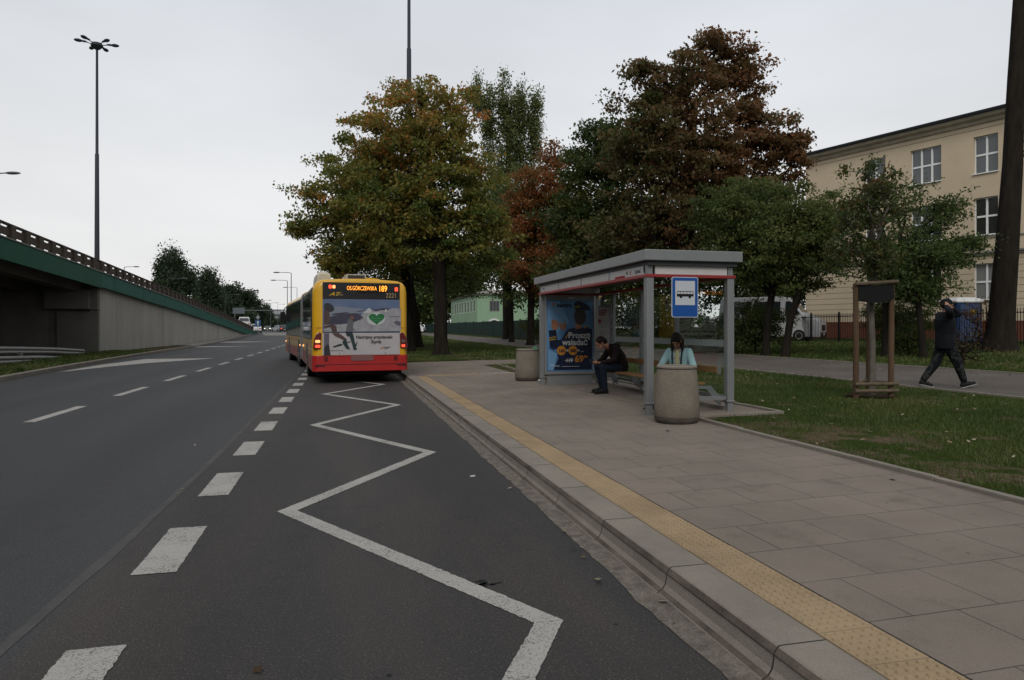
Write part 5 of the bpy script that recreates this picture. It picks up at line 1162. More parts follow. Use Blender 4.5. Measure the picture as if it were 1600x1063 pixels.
mb = MB(); [mb.box(-1.25, 1.25, -.006 + 0*s, .001, 1.505, 1.512) for s in (1,)]; mb.build('body_seam', mat('seam_brown', (.09,.045,.01), rough=.6), BUS)
# rear face: black head panel, printed film, lower flap
def rx(u): return (u-135)/725.0*2.10 - 1.03
def bxz(px_, py_): return ((px_-487)/148.0*2.55 - 1.275, 1.5 + (513-py_+ (px_-487)*.016)/57.6)
def rear_panel(z0, z1, y, m, name, par=BUS, x0=-1.02, x1=1.05):
    mb = MB(); mb.box(x0, x1, y, .003, z0, z1); return mb.build(name, m, par)
head = rear_panel(2.285, 2.735, -.006, M['bblack'], 'rear_head_panel')
film = rear_panel(1.395, 2.282, -.007, mat('ad_sky', (.060,.095,.185), rough=.3, col2=(.10,.13,.20), var=.1, vscale=1.0), 'rear_window_film')
flap = rear_panel(.775, 1.372, -.012, mat('ad_snow_white', (.33,.31,.31), rough=.35, var=.08, vscale=3), 'engine_flap')
mb = MB(); mb.box(-1.02, 1.05, -.010, .003, 1.373, 1.394); mb.build('panel_gap', M['bblack'], BUS)
def AD(u, v):  # zoomed ad coordinates
    a, b = bxz(500 + u*.0875, 470 + v*.0875); return (a, b)
zl = [0]
def ad(polys, m, par, name='film_print', base=-.007):
    zl[0] += 1; mb = MB()
    for p in polys: mb.prism([AD(*q) for q in p], base-.0006*zl[0]-.001, base+.001)
    return mb.build(name, m, par)
A_snow = mat('ad_snow', (.23,.225,.235), rough=.3, var=.22, vscale=6); A_haze = mat('ad_haze', (.15,.165,.20), rough=.3); A_mt = mat('ad_mountain', (.035,.033,.052), rough=.3, var=.3, vscale=8)
A_fig = mat('ad_figure_dark', (.020,.018,.024), rough=.3); A_br = mat('ad_brown', (.06,.035,.030), rough=.3, var=.3, vscale=8); A_teal = mat('ad_teal', (.012,.026,.028), rough=.3); A_grey = mat('ad_grey', (.085,.083,.09), rough=.3, var=.2, vscale=12)
A_green = mat('ad_heart_green', (.010,.105,.028), rough=.3); A_white = mat('ad_white', (.36,.38,.37), rough=.3); A_lil = mat('ad_lilac', (.085,.075,.10), rough=.3, var=.2, vscale=7)
ad([[(45,150),(300,110),(700,160),(830,200),(600,250),(200,330),(45,300)]], A_haze, film)
ad([[(45,440),(250,430),(560,400),(690,300),(720,215),(850,150),(900,185),(1190,185),(1250,150),(1415,165),(1415,565),(45,560)]], A_snow, film)
ad([[(130,430),(140,300),(240,270),(440,240),(620,235),(690,270),(690,350),(560,400),(420,425),(250,437)], [(170,265),(200,240),(420,215),(500,225),(300,262)], [(600,205),(720,185),(780,190),(660,215)], [(880,185),(1000,160),(1160,140),(1200,170),(1160,190),(1060,185),(960,205)]], A_mt, film)
ad([[(1275,400),(1330,380),(1410,400),(1400,470),(1330,460)], [(1200,300),(1400,300),(1400,312),(1220,312)]], A_lil, film)
ad([ell(960, 340, 165, 118), [(740,235),(830,140),(880,190),(860,235)], [(1110,215),(1140,150),(1165,215)]], A_white, film)
def heart(cx, cy, s, n=40): return [(cx + s*16*math.sin(t)**3/16, cy - s*.82*(13*math.cos(t)-5*math.cos(2*t)-2*math.cos(3*t)-math.cos(4*t))/16) for t in [2*math.pi*k/n for k in range(n)]]
ad([heart(972, 335, 142)], A_green, film)
ad([[(870,330),(1080,330),(1080,337),(870,337)], [(900,365),(1050,372),(1050,378),(900,371)], [(880,300),(900,296),(890,345)], [(1000,300),(1010,300),(1008,345)]], mat('ad_pale_green', (.08,.22,.12), rough=.3), film)
ad([[(45,110),(55,65),(100,50),(160,65),(215,120),(225,165),(190,205),(130,210),(50,180)]], A_fig, film)
ad([[(45,180),(135,195),(150,300),(130,430),(45,440)], [(45,455),(200,430),(260,460),(270,560),(190,560),(160,480),(45,500)]], A_br, film)
ad([[(440,480),(450,370),(480,320),(530,345),(560,400),(550,500),(575,535),(520,560),(420,560)]], A_grey, film)
ad([[(500,300),(530,275),(570,300),(565,340),(520,345)]], mat('ad_face', (.14,.06,.04), rough=.3), film)
B2 = -.012
ad([[(45,585),(135,585),(130,780),(45,850)]], A_lil, flap, 'flap_print', B2)
ad([[(45,850),(90,790),(130,780),(160,975),(45,975)]], A_fig, flap, 'flap_print', B2)
ad([[(185,585),(300,585),(400,660),(440,700),(400,730),(350,690),(240,640)]], A_br, flap, 'flap_print', B2)
ad([[(420,585),(540,585),(560,640),(590,800),(620,890),(560,890),(530,770),(490,650),(440,640)], [(360,740),(430,690),(450,780),(500,880),(440,870),(380,790)], [(200,820),(330,775),(370,790),(340,810),(210,840)], [(430,750),(510,735),(510,748),(440,765)], [(590,800),(618,745),(628,750),(605,830)]], A_teal, flap, 'flap_print', B2)
ad([[(1040,868),(1100,850),(1105,862),(1045,880)]], mat('ad_flag', (.35,.10,.03), rough=.4), flap, 'flap_print', B2)
ad([[(1110,850+14*k),(1225-30*k,850+14*k),(1225-30*k,855+14*k),(1110,855+14*k)] for k in range(3)] + [ell(315, 945, 9, 9, 8), ell(1130, 960, 9, 9, 8), [(150,890),(380,895),(380,899),(150,894)]], mat('ad_small_print', (.10,.095,.095), rough=.5), flap, 'flap_print', B2)
def bt(s, px_, py_, size, m, par, y=-.03, al='LEFT', bold=0.0, sx=1.0, shear=0.0):
    a, b = bxz(px_, py_); return text('lettering', s, size, m, par, Matrix.Translation((a, y, b)) @ RX90, align=al, bold=bold, sx=sx, shear=shear)
bt('Następny przystanek:', 552.3, 530, .115, M['textdark'], flap, -.026, bold=.002, sx=.985, shear=.15); bt('Styria', 575.5, 538, .125, M['textdark'], flap, -.026, bold=.002, shear=.15)
bt('Ja', 560.3, 498.5, .085, M['textdark'], film, -.020, bold=.002)
# display, lamps and numbers on the head panel
mb = MB(); mb.box(-.10, .70, -.010, -.004, 2.45, 2.68); mb.build('display_window', mat('display_black', (.006,.004,.002), rough=.2), head)
bt('OS.GÓRCZEWSKA', 538.6, 454.3, .155, M['led'], head, -.016, bold=0, sx=.62); bt('189', 587.6, 456.6, .225, M['led'], head, -.016, bold=.003, sx=.72)
M['goldt'] = mat('gold_number', (.30,.22,.10), rough=.5)
bt('2221', 599.5, 466.3, .175, M['goldt'], head, -.012, bold=.001, sx=.85)
bt('AT', 512, 463, .13, mat('gold_logo', (.42,.26,.03), rough=.5), head, -.012, bold=.004, sx=1.5, shear=.45); bt('TRANS', 521, 463, .065, M['goldt'], head, -.012, sx=1.0, shear=.3)
def lampb(u, v, w_, h_, m, par=head, y=-.016):
    a, b = bxz(u, v); mb = MB(); mb.prism(rrect(w_, h_, min(w_, h_)*.3, cx=a, cz=b), y, -.004); return mb.build('signal_lamp', m, par)
lampb(513.4, 449.2, .085, .10, M['brake']); lampb(519.0, 449.4, .075, .09, M['brake2']); lampb(616.3, 453.3, .085, .11, M['brake'])
for (poly, cx, s) in (([(-.14,-.22),(.055,-.22),(.075,.20),(.02,.23),(-.05,.18),(-.11,.06)], -1.125, 1), ([(.14,-.22),(-.055,-.22),(-.075,.20),(-.02,.23),(.05,.18),(.11,.06)], 1.125, -1)):
    cz_ = 1.165 if s == 1 else 1.165
    mb = MB(); mb.prism([(cx+a, cz_+b) for a, b in poly], -.03, .12); tl = mb.build('tail_lamp', M['lensr'], BUS, bevel=.01)
    for (dz, m) in ((.0, M['brake2'] if s == 1 else M['lensr']), (-.13, M['brake'])):
        if s == -1 and dz == 0: m = mat('lamp_grey_lens', (.10,.09,.085), rough=.2)
        mb = MB(); mb.prism(rrect(.13 if s == 1 else .10, .075, .03, cx=cx-.02*s, cz=cz_+dz-.02), -.036, -.029); mb.build('bulb_segment', m, tl)
# roof equipment
mb = MB(); mb.loft([[(-1.10, 1.3+a, 2.76), (-1.08, 1.3+a, 3.06-c), (-1.0, 1.3+a, 3.14-c), (-.82, 1.3+a, 3.14-c), (-.72, 1.3+a, 3.08-c), (-.70, 1.3+a, 2.80)] for a, c in ((0,.1),(.08,.02),(.4,0),(1.8,0),(2.1,.08))]); mb.build('roof_pod', mat('pod_cream', (.40,.37,.29), rough=.5), BUS, smooth=True)
mb = MB(); mb.box(-.36, .20, .5, 1.2, 2.83, 3.0); hb = mb.build('roof_hatch', mat('pod_cream2', (.34,.31,.25), rough=.5), BUS, bevel=.02)
mb = MB(); [mb.box(-.31, .15, .485, .503, 2.885+.025*k, 2.898+.025*k) for k in range(4)]; mb.build('hatch_louvre', M['bblack'], hb)
mb = MB(); mb.loft([[(.22, 1.2+a, 2.82), (.22, 1.2+a, 2.97), (.60, 1.2+a, 2.94), (.85, 1.2+a, 2.82)] for a in (0, 2.2)]); mb.build('air_conditioner', M['busy'], BUS)
mb = MB(); mb.box(-.9, .9, 3.0, 5.2, 2.85, 3.0, M=JM); mb.build('front_air_conditioner', M['busy'], BUS, bevel=.05)
# mirror and front corner marker lamp
c = JM @ Vector((-1.42, 10.45, 2.1)); mb = MB(); mb.box(-.12, .12, -.08, .08, -.30, .22, M=Matrix.Translation(c)); mb.tube([c + Vector((0,0,.2)), c + Vector((.1,0,.42)), JM @ Vector((-1.15, 10.4, 2.62))], .025, 6); mb.build('wing_mirror', M['black'], BUS, bevel=.03)
mb = MB(); mb.sphere(JM @ Vector((-1.285, 9.9, .86)), .04, 8); mb.sphere(JM @ Vector((-1.285, .9, .86)), .035, 8); mb.sphere((-1.285, 5.9, .9), .04, 8); mb.build('side_marker_lamp', M['brake2'], BUS)
# ------------------------------------------------------------------ cars and vans
M['tail'] = mat('car_tail_lamp', (.25,.01,.01), rough=.2); M['headl'] = mat('car_head_lamp', (.9,.85,.7), emit=2.0, ecol=(1,.93,.8))
def car(name, label, cat, x, y, z, head_, L, Wd, H, m, prof, glassz, tail_on=False, head_on=False, grp=None, wheels=(.18, .80), dark_low=False):
    """prof: side outline (t along length 0=rear..1=front, height fraction); glassz: list of (t0,t1) side windows"""
    r = empty(name, (x, y, z), head_, label, cat, grp)
    mb = MB(); n = len(prof)
    rings = []
    for xf, k in ((-.5, .90), (-.47, .97), (-.44, 1.0)):
        pass
    def ring(xx, sc): return [(xx, (t-.5)*L*(1-.02*(1-sc)*4), (.16 + (h-.0)*(H-.16))*(sc if h > .5 else 1)) for t, h in prof]
    half = Wd/2
    def rows_(t, h): return half * (1 if h < .55 else 1 - .22*(h-.55)/.45)
    top = [(rows_(t, h), (t-.5)*L, .18 + h*(H-.18)) for t, h in prof]
    V = [(a*s, b_, c_) for s in (-1, -.86, .86, 1) for a, b_, c_ in top]
    # outer outlines slightly lower so the edges read rounded
    V = [(v[0], v[1], v[2] - (.03*H/1.5 if abs(v[0]) > rows_(0,0)*.9 and v[2] > .5 else 0)) for v in V]
    fs = [tuple(range(n-1, -1, -1)), tuple(range(3*n, 4*n))]
    for j in range(3):
        for k in range(n): fs.append((j*n+k, j*n+(k+1) % n, (j+1)*n+(k+1) % n, (j+1)*n+k))
    mb.add(V, fs); mb.build('body', m, r, smooth=True, bevel=.03)
    for s in (-1, 1):
        for (t0, t1, h0, h1, sl0, sl1) in glassz:
            pts_ = [(t0, h0), (t1, h0), (t1-sl1, h1), (t0+sl0, h1)]
            q = MB(); A_ = [(s*(rows_(t, h)+.006), (t-.5)*L, .18+h*(H-.18)) for t, h in pts_]; B_ = [(p[0]-s*.03, p[1], p[2]) for p in A_]; q.loft([A_, B_]); q.build('side_window', M['bglass'], r)
        for t in wheels:
            q = MB(); c = Vector((s*(half-.09), (t-.5)*L, .33)); q.loft([[c + Vector((s*a, rr*math.cos(2*math.pi*k/20), rr*math.sin(2*math.pi*k/20))) for k in range(20)] for a, rr in ((-.10,.25),(-.10,.31),(.08,.33),(.105,.30),(.11,.2))]); w_ = q.build('wheel', M['rubber'], r, smooth=True)
            q = MB(); q.loft([[c + Vector((s*a, rr*math.cos(2*math.pi*k/16), rr*math.sin(2*math.pi*k/16))) for k in range(16)] for a, rr in ((.09,.20),(.115,.20),(.10,.05))]); q.build('rim', M['galv'], w_)
        for (on, yy, mm, nm) in ((tail_on, -L/2-.012, M['brake'] if tail_on else M['tail'], 'tail_light'), (head_on, L/2+.012, M['headl'] if head_on else M['fascia_white'], 'headlight')):
            q = MB(); hz = .18 + (H-.18)*.42; q.box(*sorted((s*half*.62, s*half*.94)), yy-.02 if yy > 0 else yy, yy if yy > 0 else yy+.02, hz-.07, hz+.08); q.build(nm, mm, r)
    # front and rear glass follow the outline between the marked points
    def screen(i, nm):
        (t0, h0), (t1, h1) = prof[i], prof[(i+1) % n]; d = .012
        a0 = (t0 + (t1-t0)*.1, h0+(h1-h0)*.1); a1 = (t0 + (t1-t0)*.9, h0+(h1-h0)*.9); sgn = -1 if t0 < .5 else 1
        q = MB(); pts_ = [(s*rows_(*a)*.86, (a[0]-.5)*L + sgn*d, .18+a[1]*(H-.18)+d) for a in (a0, a1) for s in (-1, 1)]; pts_ = [pts_[0], pts_[1], pts_[3], pts_[2]]
        q.loft([pts_, [(p[0], p[1]-sgn*.04, p[2]-.02) for p in pts_]]); q.build(nm, M['bglass'], r)
    screen(PI_R[name], 'rear_window'); screen(PI_F[name], 'windscreen')
    q = MB(); q.box(-half*.95, half*.95, -L/2-.03, -L/2+.05, .20, .42); q.build('rear_bumper', M['bblack'], r); q = MB(); q.box(-half*.95, half*.95, L/2-.05, L/2+.03, .20, .50 if cat == 'van' else .36); q.build('front_bumper', M['bblack'], r)
    q = MB(); q.box(-.26, .26, L/2+.03, L/2+.04, .35, .46); q.box(-.26, .26, -L/2-.04, -L/2-.03, .45, .56); q.build('number_plate', M['fascia_white'], r)
    if cat == 'van': q = MB(); q.box(-half*.6, half*.6, L/2-.02, L/2+.02, .62, .92); q.build('radiator_grille', M['bblack'], r)
    return r
carp = [(0, .05), (0, .50), (.03, .60), (.16, .98), (.30, 1.0), (.52, .99), (.70, .62), (.97, .50), (1, .38), (1, .05)]
vanp = [(0, .03), (0, .60), (.01, .93), (.03, .99), (.60, 1.0), (.70, .97), (.84, .58), (.97, .46), (1, .36), (1, .03)]
PI_R = {'car': 2, 'van': 1}; PI_F = {'car': 5, 'van': 5}
cg = [(.20, .48, .60, .93, .04, .0), (.50, .66, .60, .92, .0, .10)]
M['carw'] = mat('car_white', (.50,.50,.50), rough=.3); M['card'] = mat('car_dark', (.03,.032,.036), rough=.3); M['cars'] = mat('car_silver', (.20,.21,.22), rough=.35, metal=.3)
def at(u, Z, yb=0): x, y = px(u, Z); return x, y, float(zr(y)) + .004 + yb
CG = 'cars on the road ahead'
car('van', 'white panel van on the ramp seen over the end of the railing', 'van', *at(382, 130, .45), R(6), 5.4, 2.1, 2.4, M['carw'], vanp, [(.66, .80, .60, .90, .0, .08)], grp=None)
car('car', 'white hatchback at the foot of the ramp beside the white van', 'car', *at(400, 118), R(6), 4.1, 1.75, 1.5, M['carw'], carp, cg, grp=CG, tail_on=False)
car('car', 'dark oncoming car with headlights on in the middle distance', 'car', *at(418, 190), R(184), 4.2, 1.75, 1.45, M['card'], carp, cg, grp=CG, head_on=True)
car('car', 'pale silver car beyond the front of the bus', 'car', *at(435, 165), R(30), 4.3, 1.78, 1.5, M['cars'], carp, cg, grp=CG)
car('car', 'dark car with red tail lights partly hidden by the front of the bus', 'car', *at(444, 150), R(8), 4.3, 1.78, 1.5, M['card'], carp, cg, grp=CG, tail_on=True)
cx_, cy_ = px(645, 118); car('car', 'white car parked far behind the trees to the right of the bus', 'car', cx_, cy_, float(gz(cx_, cy_)) if cx_ > 4.9 else .17+float(zr(cy_)), R(70), 4.1, 1.75, 1.5, M['carw'], carp, cg, grp='parked vehicles')
hx, hy = .687, -.725
vx, vy = 24.4, 35.9
VAN = car('van', 'white high-roofed van parked behind the bushes and railing left of the cream building', 'van', vx, vy, float(gz(vx, vy)), math.atan2(hy, hx) - math.pi/2, 5.6, 2.0, 2.55, mat('van_dull_white', (.33,.33,.33), rough=.4), vanp, [(.67, .81, .58, .88, .0, .09), (.36, .62, .60, .88, 0, 0), (.05, .33, .60, .88, 0, 0)], grp='parked vehicles', head_on=False)
# ------------------------------------------------------------------ road signs, gantry and office block far ahead
x, y = px(403, 108); KS = empty('traffic_sign', (x, y, float(zr(y))), 0, 'blue arrow sign under a small grey diamond sign at the tip of the ramp', 'sign')
mb = MB(); mb.tube([(0,.05,0),(0,.05,3.1)], .04, 8); mb.build('pole', M['galv'], KS)
mb = MB(); mb.box(-.42, .42, 0, .02, 1.15, 2.15); bp_ = mb.build('blue_panel', mat('road_sign_blue', (.01,.05,.13), rough=.4), KS)
mb = MB(); mb.prism([(-.06,1.3),(.06,1.3),(.06,1.75),(.16,1.75),(0,2.05),(-.16,1.75),(-.06,1.75)], -.012, .0); mb.build('arrow', M['white'], bp_)
mb = MB(); mb.prism([(0,2.2),(.34,2.56),(0,2.92),(-.34,2.56)], 0, .02); mb.build('diamond_panel', M['cars'], KS)
x, y = px(374, 150); GS = empty('gantry_sign', (x, y, float(zr(y))), R(-14), 'grey direction board on a gantry in front of the dark tree clump', 'sign')
mb = MB(); mb.tube([(-1,0,0),(-1,0,5.2)], .12, 8); mb.tube([(-1,0,4.6),(9,0,4.6)], .10, 8); mb.build('gantry', M['lampgrey'], GS)
mb = MB(); mb.box(-1.4, 1.2, -.1, -.04, 3.9, 5.2); mb.build('board', mat('board_back_grey', (.10,.115,.125), rough=.6), GS)
x, y = px(439, 300); OB = empty('office_block', (x, y, .7), 0, 'pale glass office block far down the road', 'building')
mb = MB(); mb.box(-6.5, 9, 0, 14, -1, 8.2); mb.box(-5.5, 8, .5, 13, 8.2, 8.9); mb.build('wall', mat('office_wall', (.30,.31,.32), rough=.6), OB)
for k in range(4):
    mb = MB(); mb.box(-6.3, 8.8, -.1, .05, .6+1.75*k, 1.6+1.75*k); mb.build('window_band', M['cars'] if k < 3 else M['bglass'], OB)
# ------------------------------------------------------------------ people
class Fig:
    """limb-and-volume modelling in a local frame, fused into one continuous surface"""
    def __init__(s, loc, fwd):
        s.loc = Vector(loc); f = Vector((fwd[0], fwd[1], 0)).normalized(); r = Vector((f.y, -f.x, 0)); s.f = f; s.r = r
        s.B = Matrix((( f.x, r.x, 0), (f.y, r.y, 0), (0, 0, 1)))
    def P(s, p): return s.B @ Vector(p)          # (forward, right, up) -> world offset
    def surf(s, name, parts, m, parent, vox=.009, smooth=4):
        mb = MB()
        for q in parts:
            if q[0] == 'l':   # limb a, b, ra, rb
                a, b = s.P(q[1]), s.P(q[2]); ra, rb = q[3], q[4]; n = 5
                mb.tube([a.lerp(b, k/n) for k in range(n+1)], [ra+(rb-ra)*k/n for k in range(n+1)], 14)
                mb.sphere(a, ra, 14); mb.sphere(b, rb, 14)
            elif q[0] == 'e': # ellipsoid c, (rf, rr, rz), pitch
                Rm = s.B @ Matrix.Rotation(q[3] if len(q) > 3 else 0, 3, 'Y'); vs = MB(); vs.sphere((0,0,0), 1, 18, sc=q[2]); c = s.P(q[1])
                mb.add([c + Rm @ Vector(v) for v in vs.v], vs.f)
            elif q[0] == 'x': # loft of elliptic sections [(c, rf, rr)]
                rings = []
                for c, rf, rr in q[1]: rings.append([s.P((c[0]+rf*math.cos(2*math.pi*k/20), c[1]+rr*math.sin(2*math.pi*k/20), c[2])) for k in range(20)])
                mb.loft(rings)
        o = mb.build(name, m, parent, fix=True)
        rm = o.modifiers.new('fuse', 'REMESH'); rm.mode = 'VOXEL'; rm.voxel_size = vox; rm.use_smooth_shade = True
        if smooth: sm = o.modifiers.new('soft', 'SMOOTH'); sm.factor = .5; sm.iterations = smooth
        return o
def hand(w_, d, pn, sd, curl=.5, sc=1.0):
    """parts of a hand: w_ wrist, d pointing direction, pn palm normal, sd thumb side; all in (f, r, u)"""
    d = Vector(d).normalized(); pn = Vector(pn); pn = (pn - d*pn.dot(d)).normalized(); sd = d.cross(pn) if sd > 0 else -d.cross(pn); w_ = Vector(w_); out_ = []
    for k in (-.028, -.009, .010, .029): out_.append(('l', w_ + sd*k*.7*sc, w_ + d*.085*sc + sd*k*sc, .017*sc, .014*sc))
    for k, L in ((-.030, .062), (-.010, .074), (.010, .080), (.030, .070)):
        p = w_ + d*.088*sc + sd*k*sc; dd = d.copy()
        for j, fr in enumerate((.45, .32, .23)):
            ang = curl*(.6+.5*j); dd = (d*math.cos(ang*(j+1)*.8) + pn*math.sin(ang*(j+1)*.8)).normalized(); q = p + dd*L*fr*1.1*sc; out_.append(('l', tuple(p), tuple(q), (.0092-.0008*j)*sc, (.0086-.0008*j)*sc)); p = q
    p = w_ + d*.03*sc + sd*.030*sc
    for j, fr in enumerate((.034, .028, .024)):
        dd = (sd*(.75-.25*j) + d*.7 + pn*(.35+.2*j)).normalized(); q = p + dd*fr*sc; out_.append(('l', tuple(p), tuple(q), .0115*sc, .010*sc)); p = q
    return [(a[0], tuple(a[1]), tuple(a[2]), a[3], a[4]) for a in out_]
def headparts(c, pitch=0.0, sc=1.0):
    c = Vector(c); Rm = Matrix.Rotation(pitch, 3, 'Y')
    def q(v): v = Rm @ Vector(v)*sc; return tuple(c + v)
    return [('e', q((-.012,0,.028)), (.098*sc,.076*sc,.095*sc), pitch), ('e', q((.022,0,-.045)), (.068*sc,.058*sc,.070*sc), pitch), ('l', q((.092,0,.005)), q((.108,0,-.030)), .009*sc, .014*sc),
            ('e', q((.0,.078,-.005)), (.020*sc,.010*sc,.032*sc), pitch), ('e', q((.0,-.078,-.005)), (.020*sc,.010*sc,.032*sc), pitch), ('l', q((.076,-.022,-.060)), q((.076,.022,-.060)), .010*sc, .010*sc), ('e', q((.062,0,-.098)), (.028*sc,.026*sc,.018*sc), pitch), ('l', q((.080,-.04,.022)), q((.080,.04,.022)), .010*sc, .010*sc)]
def hairc(c, pitch):
    v = Matrix.Rotation(pitch, 3, 'Y') @ Vector((-.026, 0, .040)); return tuple(Vector(c) + v)
def face(F, c, pitch, parent, sc=1.0):
    c = Vector(c); Rm = Matrix.Rotation(pitch, 3, 'Y')
    for sy in (-1, 1):
        mb = MB(); mb.sphere(F.P(tuple(c + Rm @ Vector((.084, sy*.032, .004))*sc)), .0105*sc, 10); mb.build('eye', EYE, parent, smooth='all')
        mb = MB(); a = [F.P(tuple(c + Rm @ Vector(v)*sc)) for v in ((.091, sy*.014, .026), (.090, sy*.034, .031), (.080, sy*.05, .024))]; mb.tube(a, .0045, 6); mb.build('eyebrow', HAIR, parent)
    mb = MB(); a = [F.P(tuple(c + Rm @ Vector(v)*sc)) for v in ((.078, -.024, -.060), (.087, 0, -.060), (.078, .024, -.060))]; mb.tube(a, .0055, 6); mb.build('mouth', LIP, parent)
SKIN = mat('skin', (.30,.155,.105), rough=.55, var=.08, vscale=12); EYE = mat('eye', (.02,.015,.012), rough=.2); HAIR = mat('dark_hair', (.016,.011,.009), rough=.6); LIP = mat('lips', (.20,.07,.06), rough=.5)
JEANS = mat('dark_jeans', (.010,.015,.024), rough=.85, var=.25, vscale=14); SHOE = mat('black_shoe', (.012,.011,.011), rough=.5); SOLE = mat('sole_pale', (.22,.21,.20), rough=.7)
def shoe(F, heel, toe, parent, m, sole=None, up=.0):
    h = Vector(heel); t = Vector(toe); d = (t-h).normalized()
    F.surf('shoe', [('l', tuple(h+Vector((0,0,.045))), tuple(h+d*.12+Vector((0,0,.05))), .044, .045), ('l', tuple(h+d*.10+Vector((0,0,.04))), tuple(t-d*.04+Vector((0,0,.034))), .045, .034), ('l', tuple(h+Vector((0,0,.05))), tuple(h+d*.03+Vector((0,0,.10))), .042, .044)], m, parent, .008)
    mb = MB(); mb.bar(F.P(tuple(h-d*.035+Vector((0,0,.004+up)))), F.P(tuple(t+Vector((0,0,.004+up)))), .085, .022); mb.build('sole', sole or SHOE, parent, bevel=.008)
# --- seated man looking at a phone
g0 = .215
F = Fig((5.40, 13.05, g0), (-1, -.08))
p1 = empty('person', (5.40, 13.05, g0), 0, 'person in a dark maroon jacket sitting bent over a phone on the shelter bench', 'person')
hd = (.40, 0, .985); pt_ = R(34)
JK = mat('maroon_jacket', (.014,.008,.009), rough=.8, var=.3, vscale=10)
elL, elR = (.22, -.25, .66), (.22, .25, .66); wrL, wrR = (.46, -.10, .60), (.45, .10, .60)
F.surf('body', headparts(hd, pt_) + [('l', (.20,0,.90), (.33,0,.96), .055, .052), ('x', [((.0,0,.46),.10,.15), ((.0,0,.60),.09,.13), ((.06,0,.76),.09,.15), ((.12,0,.87),.06,.13)]),
     ('l', (.14,-.18,.86), elL, .045, .038), ('l', elL, wrL, .036, .024), ('l', (.14,.18,.86), elR, .045, .038), ('l', elR, wrR, .036, .024),
     ('l', (0,-.09,.50), (.42,-.13,.50), .075, .055), ('l', (.42,-.13,.50), (.36,-.13,.09), .05, .035), ('l', (0,.09,.50), (.40,.13,.50), .075, .055), ('l', (.40,.13,.50), (.30,.13,.09), .05, .035)]
     + hand(wrL, (.9, .35, -.1), (0,.5,1), 1, .55) + hand(wrR, (.9, -.35, -.1), (0,-.5,1), -1, .55), SKIN, p1, .007)
F.surf('jacket', [('x', [((-.03,0,.40),.14,.19), ((-.04,0,.50),.155,.20), ((-.02,0,.62),.15,.19), ((.04,0,.76),.155,.205), ((.11,0,.87),.13,.205), ((.19,0,.935),.08,.11)]), ('l', (.12,-.17,.86), (.12,.17,.86), .075, .075),
     ('l', (.13,-.18,.86), elL, .070, .060), ('l', elL, (.43,-.115,.605), .057, .043), ('l', (.13,.18,.86), elR, .070, .060), ('l', elR, (.42,.115,.605), .057, .043), ('l', (.19,-.05,.93), (.19,.05,.93), .05, .05), ('e', (.06,0,.93), (.08,.13,.06))], JK, p1, .011)
F.surf('trousers', [('l', (-.02,-.09,.49), (.42,-.135,.51), .098, .078), ('l', (.42,-.135,.50), (.37,-.135,.10), .074, .056), ('l', (-.02,.09,.49), (.40,.135,.51), .098, .078), ('l', (.40,.135,.50), (.31,.135,.10), .074, .056), ('e', (-.01,0,.48), (.12,.17,.09))], JEANS, p1, .010)
shoe(F, (.34,-.135,0), (.60,-.15,0), p1, SHOE); shoe(F, (.27,.135,0), (.53,.15,0), p1, SHOE)
F.surf('hair', [('e', hairc(hd, pt_), (.106,.088,.098), pt_), ('e', (.33,0,1.03), (.07,.078,.075), pt_)], HAIR, p1, .008); face(F, hd, pt_, p1)
for o in p1.children: o.matrix_parent_inverse = Matrix.Identity(4)
ph = MB(); A = F.P((.585, 0, .635)); ph.box(-.075, .075, -.037, .037, -.005, .005, M=Matrix.Translation(A + F.loc) @ Matrix.Rotation(R(90), 4, 'Z') @ Matrix.Rotation(R(-28), 4, 'Y'))
o = ph.build('phone', M['bblack'], bevel=.004); tag(o, 'dark phone held in the hands of the person in the maroon jacket', 'phone')
# --- seated woman with a light blue jacket
F = Fig((5.38, 10.42, g0), (-.72, -.69))
p2 = empty('person', (5.38, 10.42, g0), 0, 'person in a pale blue jacket sitting behind the near litter bin, head bowed', 'person')
hd = (.16, 0, 1.075); pt_ = R(42)
BL = mat('pale_blue_jacket', (.27,.40,.43), rough=.8, var=.12, vscale=9); YL = mat('cream_shirt', (.42,.37,.22), rough=.8)
elL, elR = (.12, -.27, .66), (.14, .27, .66); wrL, wrR = (.36, -.10, .58), (.36, .10, .58)
F.surf('body', headparts(hd, pt_, .96) + [('l', (.05,0,.93), (.12,0,1.0), .048, .046), ('x', [((.0,0,.46),.10,.15), ((.01,0,.62),.09,.13), ((.05,0,.80),.095,.15), ((.06,0,.92),.07,.12)]),
     ('l', (.04,-.16,.90), elL, .040, .034), ('l', elL, wrL, .033, .022), ('l', (.04,.16,.90), elR, .040, .034), ('l', elR, wrR, .033, .022),
     ('l', (0,-.09,.49), (.36,.10,.48), .075, .052), ('l', (.36,.10,.48), (.38,.16,.08), .048, .033), ('l', (0,.09,.49), (.34,.26,.48), .075, .052), ('l', (.34,.26,.48), (.40,.30,.08), .048, .033)]
     + hand(wrL, (.9, .4, -.2), (0,.5,1), 1, .5, .92) + hand(wrR, (.9, -.4, -.2), (0,-.5,1), -1, .5, .92), SKIN, p2, .007)
F.surf('jacket', [('x', [((-.02,0,.42),.13,.18), ((-.02,0,.55),.135,.175), ((.0,0,.70),.135,.18), ((.02,0,.84),.125,.195), ((.03,0,.92),.095,.165), ((.04,0,.965),.06,.08)]), ('l', (.03,-.155,.90), (.03,.155,.90), .062, .062),
     ('l', (.04,-.165,.90), elL, .062, .056), ('l', elL, (.34,-.11,.585), .052, .040), ('l', (.04,.165,.90), elR, .062, .056), ('l', elR, (.34,.11,.585), .052, .040)], BL, p2, .010)
